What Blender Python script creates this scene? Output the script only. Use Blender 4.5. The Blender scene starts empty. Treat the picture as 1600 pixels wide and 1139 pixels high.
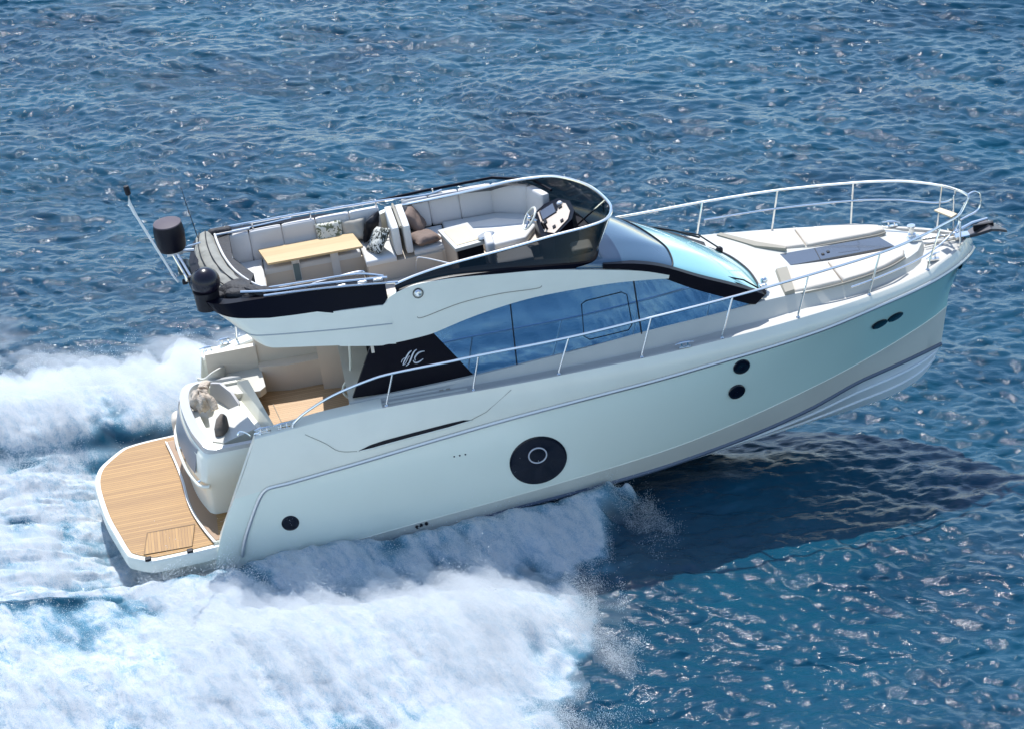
import bpy, bmesh, math, random
import numpy as np
from mathutils import Matrix, Vector
random.seed(7); rng = np.random.default_rng(11)
R = math.radians
S = bpy.context.scene
col = S.collection

# ------------------------------------------------------------------ camera
def cam_axes(yaw, pitch, roll):
    cy, sy, cp, sp = math.cos(yaw), math.sin(yaw), math.cos(pitch), math.sin(pitch)
    f = np.array([-sy*cp, cy*cp, -sp]); r = np.array([cy, sy, 0.0]); u = np.cross(r, f)
    cr, sr = math.cos(roll), math.sin(roll)
    return cr*r+sr*u, -sr*r+cr*u, f
r_, u_, f_ = cam_axes(-0.11490786, 0.46640438, -0.05)
cam = bpy.data.cameras.new('camera'); co = bpy.data.objects.new('camera', cam); col.objects.link(co)
mw = Matrix.Identity(4)
for i in range(3):
    mw[i][0], mw[i][1], mw[i][2] = r_[i], u_[i], -f_[i]
mw[0][3], mw[1][3], mw[2][3] = 1.68703831, -46.96857927, 25.73231129
co.matrix_world = mw
cam.sensor_width = 36; cam.lens = 5014.17/1600*36; cam.clip_start = 0.5; cam.clip_end = 20000
S.camera = co
# ------------------------------------------------------------------ light
SUN_ELEV, SUN_LX, SUN_LY = 58, 0.10, -0.995          # direction the light travels in plan
W = bpy.data.worlds.new("World"); S.world = W; W.use_nodes = True
nt = W.node_tree; nt.nodes.clear()
sky = nt.nodes.new('ShaderNodeTexSky'); sky.sky_type = 'NISHITA'; sky.sun_disc = False
az = math.atan2(-SUN_LX, -SUN_LY)                     # sun azimuth measured from +Y towards +X
sky.sun_elevation = R(SUN_ELEV); sky.sun_rotation = az
sky.air_density = 1.0; sky.dust_density = 0.3; sky.ozone_density = 0.5
bg = nt.nodes.new('ShaderNodeBackground'); bg.inputs[1].default_value = 0.15
wo = nt.nodes.new('ShaderNodeOutputWorld')
nt.links.new(sky.outputs[0], bg.inputs[0]); nt.links.new(bg.outputs[0], wo.inputs[0])
sl = bpy.data.lights.new('sun', 'SUN'); sl.energy = 3.3; sl.angle = R(0.5); sl.color = (1, 0.99, 0.97)
so = bpy.data.objects.new('sun', sl); col.objects.link(so)
ce = math.cos(R(SUN_ELEV)); n_ = math.hypot(SUN_LX, SUN_LY)
d = Vector((SUN_LX/n_*ce, SUN_LY/n_*ce, -math.sin(R(SUN_ELEV))))
so.rotation_euler = d.to_track_quat('-Z', 'Y').to_euler()
S.view_settings.view_transform = 'Standard'; S.view_settings.look = 'None'
S.view_settings.exposure = 0.73; S.view_settings.gamma = 1
S.cycles.use_denoising = True; S.cycles.sample_clamp_direct = 25; S.cycles.sample_clamp_indirect = 3; S.cycles.volume_bounces = 3; S.cycles.max_bounces = 8; S.cycles.caustics_reflective = False; S.cycles.caustics_refractive = False

# ------------------------------------------------------------------ materials
def mat(name, c, rough=.4, metal=0, spec=.5, coat=0, bump=None, var=0, ior=None, trans=None):
    m = bpy.data.materials.new(name); m.use_nodes = True; t = m.node_tree
    b = t.nodes['Principled BSDF']
    b.inputs['Base Color'].default_value = (*c, 1); b.inputs['Roughness'].default_value = rough
    b.inputs['Metallic'].default_value = metal; b.inputs['Specular IOR Level'].default_value = spec
    b.inputs['Coat Weight'].default_value = coat; b.inputs['Coat Roughness'].default_value = .05
    if ior: b.inputs['IOR'].default_value = ior
    tc = t.nodes.new('ShaderNodeTexCoord')
    if var:
        n = t.nodes.new('ShaderNodeTexNoise'); n.inputs['Scale'].default_value = 1.7; n.inputs['Detail'].default_value = 6
        mp = t.nodes.new('ShaderNodeMapRange'); mp.inputs[1].default_value = .3; mp.inputs[2].default_value = .7
        mp.inputs[3].default_value = 1-var; mp.inputs[4].default_value = 1+var*.4
        mx = t.nodes.new('ShaderNodeVectorMath'); mx.operation = 'SCALE'; mx.inputs[0].default_value = c
        t.links.new(tc.outputs['Object'], n.inputs[0]); t.links.new(n.outputs[0], mp.inputs[0])
        t.links.new(mp.outputs[0], mx.inputs['Scale']); t.links.new(mx.outputs[0], b.inputs['Base Color'])
    if bump:
        n = t.nodes.new('ShaderNodeTexNoise'); n.inputs['Scale'].default_value = bump[0]; n.inputs['Detail'].default_value = 4
        bp = t.nodes.new('ShaderNodeBump'); bp.inputs['Strength'].default_value = bump[1]; bp.inputs['Distance'].default_value = bump[2]
        t.links.new(tc.outputs['Object'], n.inputs[0]); t.links.new(n.outputs[0], bp.inputs['Height']); t.links.new(bp.outputs[0], b.inputs['Normal'])
    return m
GEL = mat('white gelcoat', (.80, .79, .68), .28, coat=.3, var=.04)
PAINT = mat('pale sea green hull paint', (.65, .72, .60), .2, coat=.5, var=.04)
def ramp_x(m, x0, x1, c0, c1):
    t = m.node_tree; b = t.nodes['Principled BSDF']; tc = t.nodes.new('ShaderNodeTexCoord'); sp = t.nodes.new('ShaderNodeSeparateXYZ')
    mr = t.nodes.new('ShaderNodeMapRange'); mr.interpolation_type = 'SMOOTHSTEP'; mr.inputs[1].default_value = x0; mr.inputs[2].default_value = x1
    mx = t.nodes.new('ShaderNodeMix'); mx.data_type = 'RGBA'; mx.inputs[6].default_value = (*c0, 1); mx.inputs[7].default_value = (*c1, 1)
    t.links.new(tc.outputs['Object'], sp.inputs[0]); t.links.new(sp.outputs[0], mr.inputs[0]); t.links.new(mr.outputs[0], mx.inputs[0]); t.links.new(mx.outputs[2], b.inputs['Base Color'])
ramp_x(PAINT, 7.5, 16.5, (.80, .84, .73), (.36, .64, .61))       # hull colour runs from pale mint aft to turquoise at the bow
BOTTOM = mat('hull bottom', (.72, .78, .82), .35, var=.06)
DECK = mat('non slip deck', (.53, .51, .46), .6, var=.05, bump=(90, .25, .01))
NAVY = mat('dark navy gloss', (.002, .002, .007), .35, spec=.12)
BLACK = mat('black plastic', (.008, .008, .012), .5, spec=.25)
CANVAS_G = mat('grey canvas', (.29, .285, .25), .85, bump=(9, .6, .04), var=.1)
CANVAS_B = mat('black canvas', (.02, .02, .024), .7, bump=(9, .8, .05))
STEEL = mat('polished stainless steel', (.78, .78, .76), .18, metal=1)
STEELD = mat('dull stainless steel', (.62, .62, .62), .35, metal=.8)
CUSH = mat('light grey upholstery', (.66, .63, .60), .8, bump=(14, .2, .02), var=.05)
CUSHW = mat('cream sun pad fabric', (.60, .54, .46), .85, bump=(14, .15, .02), var=.05)
CU2 = mat('white upholstery', (.70, .69, .66), .8, bump=(14, .2, .02), var=.04)
GEL_SUN_DIM = mat('white gelcoat dimmed for sun', (.56, .545, .485), .35, coat=.2, var=.05)  # same gelcoat as the sides, colour darkened to hold down sunlit tops
TAUPE = mat('taupe piping fabric', (.34, .31, .25), .85, var=.08)
INTER = mat('beige moulded interior', (.66, .58, .48), .5, var=.05)
DARKIN = mat('dark saloon interior', (.02, .022, .025), .7)
STRIPE = mat('navy grey stripe', (.09, .12, .18), .35)
SCREEN = mat('instrument screen', (.07, .08, .11), .15)
BROWN = mat('mauve brown velvet', (.20, .14, .11), .8, bump=(12, .5, .03), var=.15)
TOWEL = mat('beige towel', (.62, .52, .42), .9, bump=(22, 1, .05), var=.3)
TOWELD = mat('brown cushion fabric', (.15, .125, .105), .9, bump=(15, .5, .03), var=.1)
IVORY = mat('pale wood plank', (.62, .50, .33), .5, var=.1)

def teak(name, c1, c2, pitch, axis=1, seam=.08, seamcol=(.10, .055, .03)):
    m = bpy.data.materials.new(name); m.use_nodes = True; t = m.node_tree; b = t.nodes['Principled BSDF']
    b.inputs['Roughness'].default_value = .6
    tc = t.nodes.new('ShaderNodeTexCoord'); sp = t.nodes.new('ShaderNodeSeparateXYZ'); t.links.new(tc.outputs['Object'], sp.inputs[0])
    def math_(op, a, bb=None):
        n = t.nodes.new('ShaderNodeMath'); n.operation = op
        for i, v in enumerate((a, bb)):
            if v is None: continue
            if isinstance(v, (int, float)): n.inputs[i].default_value = v
            else: t.links.new(v, n.inputs[i])
        return n.outputs[0]
    q = math_('DIVIDE', sp.outputs[axis], pitch); fr = math_('FRACT', q); fl = math_('FLOOR', q)
    wn = t.nodes.new('ShaderNodeTexWhiteNoise'); wn.noise_dimensions = '1D'; t.links.new(fl, wn.inputs['W'])
    mp = t.nodes.new('ShaderNodeMapping'); mp.inputs['Scale'].default_value = (1.5, 26, 5) if axis == 1 else (26, 1.5, 5)
    t.links.new(tc.outputs['Object'], mp.inputs[0])
    ns = t.nodes.new('ShaderNodeTexNoise'); ns.inputs['Scale'].default_value = 2.2; ns.inputs['Detail'].default_value = 6; t.links.new(mp.outputs[0], ns.inputs[0])
    ad = math_('ADD', math_('MULTIPLY', wn.outputs[0], .45), math_('MULTIPLY', ns.outputs[0], .75)); 
    mx = t.nodes.new('ShaderNodeMix'); mx.data_type = 'RGBA'; mx.inputs[6].default_value = (*c1, 1); mx.inputs[7].default_value = (*c2, 1); t.links.new(ad, mx.inputs[0])
    lt = math_('LESS_THAN', fr, seam)
    m2 = t.nodes.new('ShaderNodeMix'); m2.data_type = 'RGBA'; m2.inputs[7].default_value = (*seamcol, 1)
    t.links.new(lt, m2.inputs[0]); t.links.new(mx.outputs[2], m2.inputs[6]); t.links.new(m2.outputs[2], b.inputs['Base Color'])
    return m
TEAK = teak('teak decking', (.24, .115, .030), (.47, .26, .078), .062, seam=.10)
TEAKF = teak('pale teak decking', (.44, .27, .14), (.58, .39, .22), .062, seam=.06)
TABLEW = teak('oak table veneer', (.45, .30, .14), (.60, .43, .22), .16, seam=.0)

def glass_tint(name, c, rough=.03, metal=0, alpha=1.0, spec=.8):
    m = mat(name, c, rough, metal=metal, spec=spec, coat=.6)
    m.node_tree.nodes['Principled BSDF'].inputs['Alpha'].default_value = alpha
    return m
SIDEGLASS = glass_tint('blue mirrored side glass', (.21, .39, .59), .02, metal=.8)
ROOFGLASS = glass_tint('dark blue roof glass', (.045, .095, .15), .12, metal=.15)
WSHIELD = glass_tint('pale cyan windshield glass', (.24, .50, .52), .07, metal=.05)
SMOKE = glass_tint('smoked windscreen', (.002, .010, .015), .05, alpha=.90, spec=.22)
SMOKE.node_tree.nodes['Principled BSDF'].inputs['Coat Weight'].default_value = 0
HATCH = glass_tint('dark deck hatch glass', (.07, .085, .11), .2, metal=.2)
PORT = glass_tint('black port glass', (.004, .004, .010), .12, spec=.3)

def pattern(name, bgc, fgc, scale, th):
    m = bpy.data.materials.new(name); m.use_nodes = True; t = m.node_tree; b = t.nodes['Principled BSDF']
    b.inputs['Roughness'].default_value = .85
    tc = t.nodes.new('ShaderNodeTexCoord'); n = t.nodes.new('ShaderNodeTexNoise'); n.inputs['Scale'].default_value = scale
    n.inputs['Detail'].default_value = 2.5; n.inputs['Distortion'].default_value = 1.6
    r = t.nodes.new('ShaderNodeValToRGB'); r.color_ramp.elements[0].position = th; r.color_ramp.elements[0].color = (*bgc, 1)
    r.color_ramp.elements[1].position = th+.03; r.color_ramp.elements[1].color = (*fgc, 1)
    t.links.new(tc.outputs['Object'], n.inputs[0]); t.links.new(n.outputs[0], r.inputs[0]); t.links.new(r.outputs[0], b.inputs['Base Color'])
    return m
FLORAL = pattern('black floral print', (.55, .55, .50), (.02, .025, .02), 14, .50)
LEAFY = pattern('green leaf print', (.70, .67, .56), (.16, .17, .10), 11, .53)

# ------------------------------------------------------------------ mesh helpers
class MB:
    def __init__(s): s.v = []; s.f = []; s.m = []; s.cur = 0
    def add(s, vs, fs):
        o = len(s.v); s.v += [tuple(map(float, p)) for p in vs]; s.f += [tuple(o+i for i in f) for f in fs]; s.m += [s.cur]*len(fs); return s
    def box(s, c, sz, rz=0, taper=1.0):
        vs = []
        for k in (-1, 1):
            t = taper if k > 0 else 1
            for x, y in ((-1, -1), (1, -1), (1, 1), (-1, 1)):
                X, Y = x*sz[0]/2*t, y*sz[1]/2*t
                vs.append((c[0]+X*math.cos(rz)-Y*math.sin(rz), c[1]+X*math.sin(rz)+Y*math.cos(rz), c[2]+k*sz[2]/2))
        return s.add(vs, [(3, 2, 1, 0), (4, 5, 6, 7), (0, 1, 5, 4), (1, 2, 6, 5), (2, 3, 7, 6), (3, 0, 4, 7)])
    def rbox(s, c, sz, r=.04, M=None, n=5, puff=0.0):
        """soft box; M an optional 3x3 rotation"""
        c = np.array(c, float); h = np.array(sz, float)/2; r = min(r, *h)
        g = np.linspace(-1, 1, 2*n+1); vs, fs = [], []
        for ax in range(3):
            for sg in (-1, 1):
                o = len(vs)
                for a in g:
                    for b in g:
                        p = np.zeros(3); p[ax] = sg; p[(ax+1) % 3] = a; p[(ax+2) % 3] = b
                        q = p*h
                        inner = np.clip(q, -(h-r), h-r); dd = q-inner; L = np.linalg.norm(dd)
                        if L > 1e-9: q = inner+dd/L*r
                        if puff:
                            k = (1-min(1, abs(p[(ax+1) % 3]))**2)*(1-min(1, abs(p[(ax+2) % 3]))**2); q[ax] += sg*puff*k
                        if M is not None: q = M @ q
                        vs.append(q+c)
                m = len(g)
                for i in range(m-1):
                    for j in range(m-1):
                        a = o+i*m+j; f = (a, a+m, a+m+1, a+1)
                        fs.append(f if sg > 0 else f[::-1])
        return s.add(vs, fs)
    def grid(s, rows, cu=False, cv=False):
        nr, nc = len(rows), len(rows[0]); vs = [p for r in rows for p in r]; fs = []
        for i in range(nr if cu else nr-1):
            for j in range(nc if cv else nc-1):
                i2, j2 = (i+1) % nr, (j+1) % nc
                fs.append((i*nc+j, i2*nc+j, i2*nc+j2, i*nc+j2))
        return s.add(vs, fs)
    def prism(s, poly, z0, z1, top=None):
        """poly in xy; top optionally another outline for the upper face"""
        n = len(poly); t = top or poly
        vs = [(p[0], p[1], p[2] if len(p) > 2 else z0) for p in poly]+[(p[0], p[1], p[2] if len(p) > 2 else z1) for p in t]
        return s.add(vs, [tuple(range(n))[::-1], tuple(range(n, 2*n))]+[(i, (i+1) % n, n+(i+1) % n, n+i) for i in range(n)])
    def tube(s, path, r, n=8, closed=False, flat=1.0):
        P = [np.array(p, float) for p in path]; N = len(P); rows = []; up = np.array([0, 0, 1.0])
        rr = r if hasattr(r, '__len__') else [r]*N
        for i, p in enumerate(P):
            a = P[(i-1) % N] if (i or closed) else P[0]; b = P[(i+1) % N] if (i < N-1 or closed) else P[-1]
            t = b-a; t /= (np.linalg.norm(t)+1e-12)
            x = np.cross(t, up)
            if np.linalg.norm(x) < .05: x = np.cross(t, [0, 1.0, 0])
            x /= np.linalg.norm(x); y = np.cross(x, t)
            rows.append([p+rr[i]*(math.cos(k*2*math.pi/n)*x+flat*math.sin(k*2*math.pi/n)*y) for k in range(n)])
        s.grid(rows, cu=closed, cv=True)
        if not closed:
            o = len(s.v)-N*n
            s.f += [tuple(o+k for k in range(n)), tuple(o+(N-1)*n+k for k in range(n))[::-1]]; s.m += [s.cur]*2
        return s
    def lathe(s, prof, c, n=24, axis=(0, 0, 1)):
        """prof: list (radius, height)"""
        q = Vector((0, 0, 1)).rotation_difference(Vector(axis)).to_matrix(); rows = []
        for rr, h in prof:
            rows.append([tuple(Vector(c)+q @ Vector((rr*math.cos(k*2*math.pi/n), rr*math.sin(k*2*math.pi/n), h))) for k in range(n)])
        s.grid(rows, cv=True)
        o = len(s.v)-len(prof)*n
        if prof[0][0] > 1e-4: s.f.append(tuple(o+k for k in range(n))[::-1]); s.m.append(s.cur)
        if prof[-1][0] > 1e-4: s.f.append(tuple(o+(len(prof)-1)*n+k for k in range(n))); s.m.append(s.cur)
        return s
    def ball(s, c, r, n=16, sc=(1, 1, 1)):
        rows = []
        for i in range(n+1):
            a = math.pi*i/n
            rows.append([(c[0]+sc[0]*r*math.sin(a)*math.cos(b), c[1]+sc[1]*r*math.sin(a)*math.sin(b), c[2]+sc[2]*r*math.cos(a)) for b in [2*math.pi*k/(2*n) for k in range(2*n)]])
        return s.grid(rows, cv=True)
    def sheet(s, rows, th, dirn):
        """a grid of points with a real thickness th along dirn"""
        dv = np.array(dirn, float)*th; A = [[np.array(p, float) for p in r] for r in rows]; B = [[p+dv for p in r] for r in A]
        s.grid(A); s.grid([r[::-1] for r in B])
        ring = lambda G: G[0][:-1]+[r[-1] for r in G][:-1]+G[-1][::-1][:-1]+[r[0] for r in G][::-1][:-1]
        s.grid([ring(A), ring(B)], cv=True)
        return s
    def build(s, name, mats, parent=None, smooth=True, angle=35, matrix=None, label=None):
        me = bpy.data.meshes.new(name); me.from_pydata(s.v, [], s.f)
        if not isinstance(mats, (list, tuple)): mats = [mats]
        for m in mats: me.materials.append(m)
        me.polygons.foreach_set('material_index', s.m)
        bm = bmesh.new(); bm.from_mesh(me); bmesh.ops.remove_doubles(bm, verts=bm.verts, dist=1e-4)
        bmesh.ops.recalc_face_normals(bm, faces=bm.faces); bm.to_mesh(me); bm.free()
        if smooth:
            me.polygons.foreach_set('use_smooth', [True]*len(me.polygons)); me.set_sharp_from_angle(angle=R(angle))
        o = bpy.data.objects.new(name, me); col.objects.link(o)
        if parent: o.parent = parent
        if matrix is not None: o.matrix_world = matrix
        if label: o['label'] = label
        return o

def cub(tab, x):
    """smooth interpolation through a table of (x, value)"""
    xs = [a[0] for a in tab]; ys_ = [a[1] for a in tab]; n = len(xs)
    if x <= xs[0]: return ys_[0]
    if x >= xs[-1]: return ys_[-1]
    i = max(j for j in range(n-1) if xs[j] <= x); h = xs[i+1]-xs[i]
    def sl(j):
        if j == 0: return (ys_[1]-ys_[0])/(xs[1]-xs[0])
        if j == n-1: return (ys_[-1]-ys_[-2])/(xs[-1]-xs[-2])
        a = (ys_[j]-ys_[j-1])/(xs[j]-xs[j-1]); b = (ys_[j+1]-ys_[j])/(xs[j+1]-xs[j])
        return 0 if a*b <= 0 else 2*a*b/(a+b)
    t = (x-xs[i])/h; m0, m1 = sl(i)*h, sl(i+1)*h
    return (2*t**3-3*t*t+1)*ys_[i]+(t**3-2*t*t+t)*m0+(-2*t**3+3*t*t)*ys_[i+1]+(t**3-t*t)*m1
def smooth_path(P, n=6, closed=False):
    """Catmull-Rom through 3D points"""
    P = [np.array(p, float) for p in P]; N = len(P); out = []
    for i in range(N if closed else N-1):
        g = lambda k: P[k % N] if closed else P[min(max(k, 0), N-1)]
        p0, p1, p2, p3 = g(i-1), g(i), g(i+1), g(i+2)
        for j in range(n):
            t = j/n; out.append(.5*((2*p1)+(p2-p0)*t+(2*p0-5*p1+4*p2-p3)*t*t+(3*p1-p0-3*p2+p3)*t**3))
    if not closed: out.append(P[-1])
    return out
def resample(P, n):
    P = [np.array(p, float) for p in P]; L = [0]
    for a, b in zip(P, P[1:]): L.append(L[-1]+np.linalg.norm(b-a))
    out = []
    for k in range(n):
        s = L[-1]*k/(n-1); i = min(max(j for j in range(len(L)) if L[j] <= s+1e-9), len(P)-2)
        t = (s-L[i])/max(1e-9, L[i+1]-L[i]); out.append(P[i]*(1-t)+P[i+1]*t)
    return out

# ------------------------------------------------------------------ the sea
def axis_(lo, hi, step, far, grow=1.12):
    core = list(np.arange(lo, hi+1e-6, step)); a, s = [], step
    x = hi
    while x < far: s *= grow; x += s; a.append(x)
    b, s = [], step; x = lo
    while x > -far: s *= grow; x -= s; b.append(x)
    return np.array(b[::-1]+core+a)
gx = axis_(-3.5, 23.5, .04, 4000); gy = axis_(-11.5, 28.0, .042, 4000)
X, Y = np.meshgrid(gx, gy)
# a wave field on a periodic domain, made from a directional wind-sea spectrum
NX, NY, LX, LY = 1152, 1152, 42.0, 42.0
kx = np.fft.fftfreq(NX, LX/NX)*2*np.pi; ky = np.fft.fftfreq(NY, LY/NY)*2*np.pi
KX, KY = np.meshgrid(kx, ky); K = np.hypot(KX, KY); K[0, 0] = 1
wd = R(68)                                               # wind direction in plan
ca = (KX*math.cos(wd)+KY*math.sin(wd))/K
def field(amp_fn, spread, seed):
    g = np.random.default_rng(seed)
    sp = amp_fn(K)*(spread+(1-spread)*ca**2); sp[0, 0] = 0
    H = (g.standard_normal(K.shape)+1j*g.standard_normal(K.shape))*sp
    h = np.fft.ifft2(H)
    dx = np.fft.ifft2(-1j*KX/K*H); dy = np.fft.ifft2(-1j*KY/K*H)
    s = h.real.std()
    return h.real/s, dx.real/s, dy.real/s
def band(k0, k1, p): return lambda k: np.where(k < k0, np.exp(-(k0/k)**2*1.2)*k0**-p*2.0, k**-p)*np.exp(-(k/k1)**2)
swell = field(band(.75, 2.2, 2.6), .15, 1)
chop = field(band(2.2, 9, 2.1), .3, 2)
rip = field(band(8.5, 60, 1.6), .35, 3)
print('rms slopes', [round(float(a*np.hypot(*np.gradient(f[0], LX/NX)).std()*1.4), 3) for a, f in ((.050, swell), (.034, chop), (.019, rip))])
def fnoise(p, k0, k1, seed, ax=1.0, ay=1.0, rot=0.0):
    g = np.random.default_rng(seed); c, s = math.cos(rot), math.sin(rot)
    kk = np.hypot((KX*c+KY*s)*ax, (-KX*s+KY*c)*ay)+1e-6
    H = (g.standard_normal(K.shape)+1j*g.standard_normal(K.shape))*np.where(kk < k0, 0, kk**-p)*np.exp(-(kk/k1)**2)
    h = np.fft.ifft2(H).real; return h/h.std()
nbig = fnoise(2.0, .5, 12, 21); nmid = fnoise(1.6, 2.5, 40, 22); nfine = fnoise(1.1, 8, 60, 23)
nstreak = fnoise(1.35, 3.0, 60, 24, ax=6.0, ay=1.0, rot=R(3))       # drawn out along the boat's track
nthrow = fnoise(1.35, 2.2, 60, 25, ax=6.0, ay=1.0, rot=R(-68))      # drawn out along the thrown spray
def samp(F, x, y):
    u = (x/LX*NX) % NX; v = (y/LY*NY) % NY
    i = np.floor(u).astype(int); j = np.floor(v).astype(int); a = u-i; b = v-j
    i1 = (i+1) % NX; j1 = (j+1) % NY; i %= NX; j %= NY
    return (F[j, i]*(1-a)+F[j, i1]*a)*(1-b)+(F[j1, i]*(1-a)+F[j1, i1]*a)*b
ss = lambda a, b, x: (lambda t: t*t*(3-2*t))(np.clip((x-a)/(b-a), 0, 1))
dist = np.maximum(np.maximum(-3.5-X, X-23.5), np.maximum(-11.5-Y, Y-28.0)); fade = 1-ss(0, 60, dist); fadel = 1-ss(50, 900, dist)
A1, A2, A3 = .044, .024, .0165
def wake(x, y):
    """foam amount 0..1 and extra height, in plan around the hull"""
    nb, nm, nf, st, th = [samp(F, x, y) for F in (nbig, nmid, nfine, nstreak, nthrow)]
    # --- starboard spray fan: thrown out from the hull at x~8.7, spreading aft
    s = -y
    xf = np.interp(s, [0, 2.1, 3.0, 3.9, 5.1, 6.4, 7.6, 9, 12], [9.2, 9.05, 8.6, 8.05, 7.8, 7.5, 7.1, 6.9, 6.2])+.18*nb+.10*nm
    xf = xf - .0
    a = ss(0, .55, xf-x)
    inner = 1.55+.55*ss(2.4, 1.4, x)+.24*np.clip(1.6-x, 0, 9)            # leaves the hull at the transom as the boat passes
    inn = ss(-.05, .25, s-inner+.05*nm)
    fan = a*inn
    thin = .12*nb+.20*th+.10*nm
    band_ = np.exp(-((s-2.7-.25*(8.6-x))/.8)**2)*ss(8.4, 5.0, x)*0   # spare
    dens = fan*(.86+.13*nb+.17*th+.12*nm+.10*np.exp(-((s-5.2)/1.6)**2))
    # a thinner bluish hollow close to the hull between the two ridges
    hol = np.exp(-((s-3.3-.12*(7-x))/.55)**2)*ss(6.9, 5.6, x)*ss(.8, 2.4, x)
    dens -= hol*.33*fan
    root = np.exp(-(s-1.95)**2/.7)*np.interp(x, [1.5, 3, 5, 7, 8.6, 9.0], [.0, .06, .22, .48, .72, .5])
    ridge = np.exp(-((s-4.9-.12*(7-x))/1.25)**2)*ss(8.2, 6.2, x)*.28
    hz = fan*(root*(y < 0)+(ridge+.05*nb+.035*th+.010*nm+.008*nf)*ss(0, 1.5, xf-x))
    # --- port spray, the mirror of it
    xfp = np.interp(y, [0, 2.1, 3, 3.9, 5.1, 6.4], [8.9, 8.6, 8.2, 7.4, 6.0, 4.0])+.3*nb
    out = 6.3-.42*np.clip(x+1.5, 0, 20)**.9
    p = ss(0, .6, xfp-x)*ss(-.7, .9, out-y+.35*nb+.2*nm)*ss(-.1, .55, y-np.where(x < 2, 2.40, 1.9)+.10*nm+.10*st)
    dens2 = p*(.96+.14*nb+.16*th+.14*nm)
    hz2 = p*(.38*np.exp(-((y-3.6)/1.2)**2)+.05*nb+.035*th+.010*nm+.008*nf)*ss(0, 1.2, out-y)
    # --- churned stern wash, streaked along the track
    w = ss(1.5, 1.0, x)*ss(2.75, 2.2, np.abs(y)+.05*nb)
    wv = .93+.24*st+.12*nm
    # dark troughs
    tr = .9*np.exp(-((y-2.2)/.22)**2)+.55*np.exp(-((y-1.28)/.10)**2)+1.0*np.exp(-((y+2.40-.36*(x-1.4))/.20)**2)*ss(1.6, .8, x)
    dens3 = w*np.clip(wv-.95*tr*(.8+.3*nm), 0, 1)
    hz3 = w*(.05*st+.02*nm+.012*nf-.10*tr-.16)
    # hollow behind the transom and under the hull
    hz4 = -.05*ss(3.0, 1.0, x)*ss(3.0, 2.2, np.abs(y))-.26*ss(2.6, 1.2, x)*ss(-1.6, .2, x)*ss(2.3, 1.8, np.abs(y))-.25*ss(2.3, 1.7, np.abs(y))*ss(-.5, 2, x)*ss(9.5, 6.5, x)
    foam = np.maximum(np.maximum(dens, dens2), dens3)
    # bow wave: smooth water pushed up beside the keel forward of the spray
    bw = .13*np.exp(-((s-1.1-.35*(11.5-x))/.7)**2)*ss(13.2, 11.6, x)*ss(8.2, 9.4, x)
    edge = ss(-1.2, .0, xf-x)*ss(0, .5, s-1.6)*(1-a)*ss(11.5, 6.0, s)
    foam = foam+edge*np.clip(.10*nm+.10*nf-.05, 0, .25)
    return np.clip(foam, 0, 1.3), hz+hz2+hz3+hz4+bw, edge
FO, HZ, ED = wake(X, Y)
near = np.clip(FO, 0, 1)
calm = 1-.25*ss(4.5, 1.0, np.abs(Y+1.0))*ss(14.5, 12.5, X)*ss(7.5, 9.5, X)    # shaded lee beside the hull is smoother
sw = samp(swell[0], X, Y); Z = A1*fadel*sw + A2*fade*samp(chop[0], X, Y)*(1-.6*near)*calm + A3*fade*samp(rip[0], X+.3*sw, Y)*(1-.5*near)*calm
lam = 1.15
DX = lam*fade*(A1*samp(swell[1], X, Y)+A2*samp(chop[1], X, Y)+A3*samp(rip[1], X, Y)); DY = lam*fade*(A1*samp(swell[2], X, Y)+A2*samp(chop[2], X, Y)+A3*samp(rip[2], X, Y))
Z = Z+HZ
ny_, nx_ = X.shape
co_ = np.stack([X+DX, Y+DY, Z], -1).reshape(-1, 3).astype(np.float32)
idx = np.arange(nx_*ny_).reshape(ny_, nx_)
q = np.stack([idx[:-1, :-1], idx[:-1, 1:], idx[1:, 1:], idx[1:, :-1]], -1).reshape(-1, 4).astype(np.int32)
me = bpy.data.meshes.new('sea'); me.vertices.add(len(co_)); me.vertices.foreach_set('co', co_.ravel())
me.loops.add(q.size); me.loops.foreach_set('vertex_index', q.ravel()); me.polygons.add(len(q))
me.polygons.foreach_set('loop_start', np.arange(0, q.size, 4, dtype=np.int32)); me.polygons.foreach_set('loop_total', np.full(len(q), 4, dtype=np.int32))
me.update(); me.polygons.foreach_set('use_smooth', np.ones(len(q), dtype=bool))
at = me.attributes.new('foam', 'FLOAT', 'POINT'); at.data.foreach_set('value', FO.reshape(-1).astype(np.float32))
sea = bpy.data.objects.new('sea', me); col.objects.link(sea); sea['kind'] = 'structure'

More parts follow.
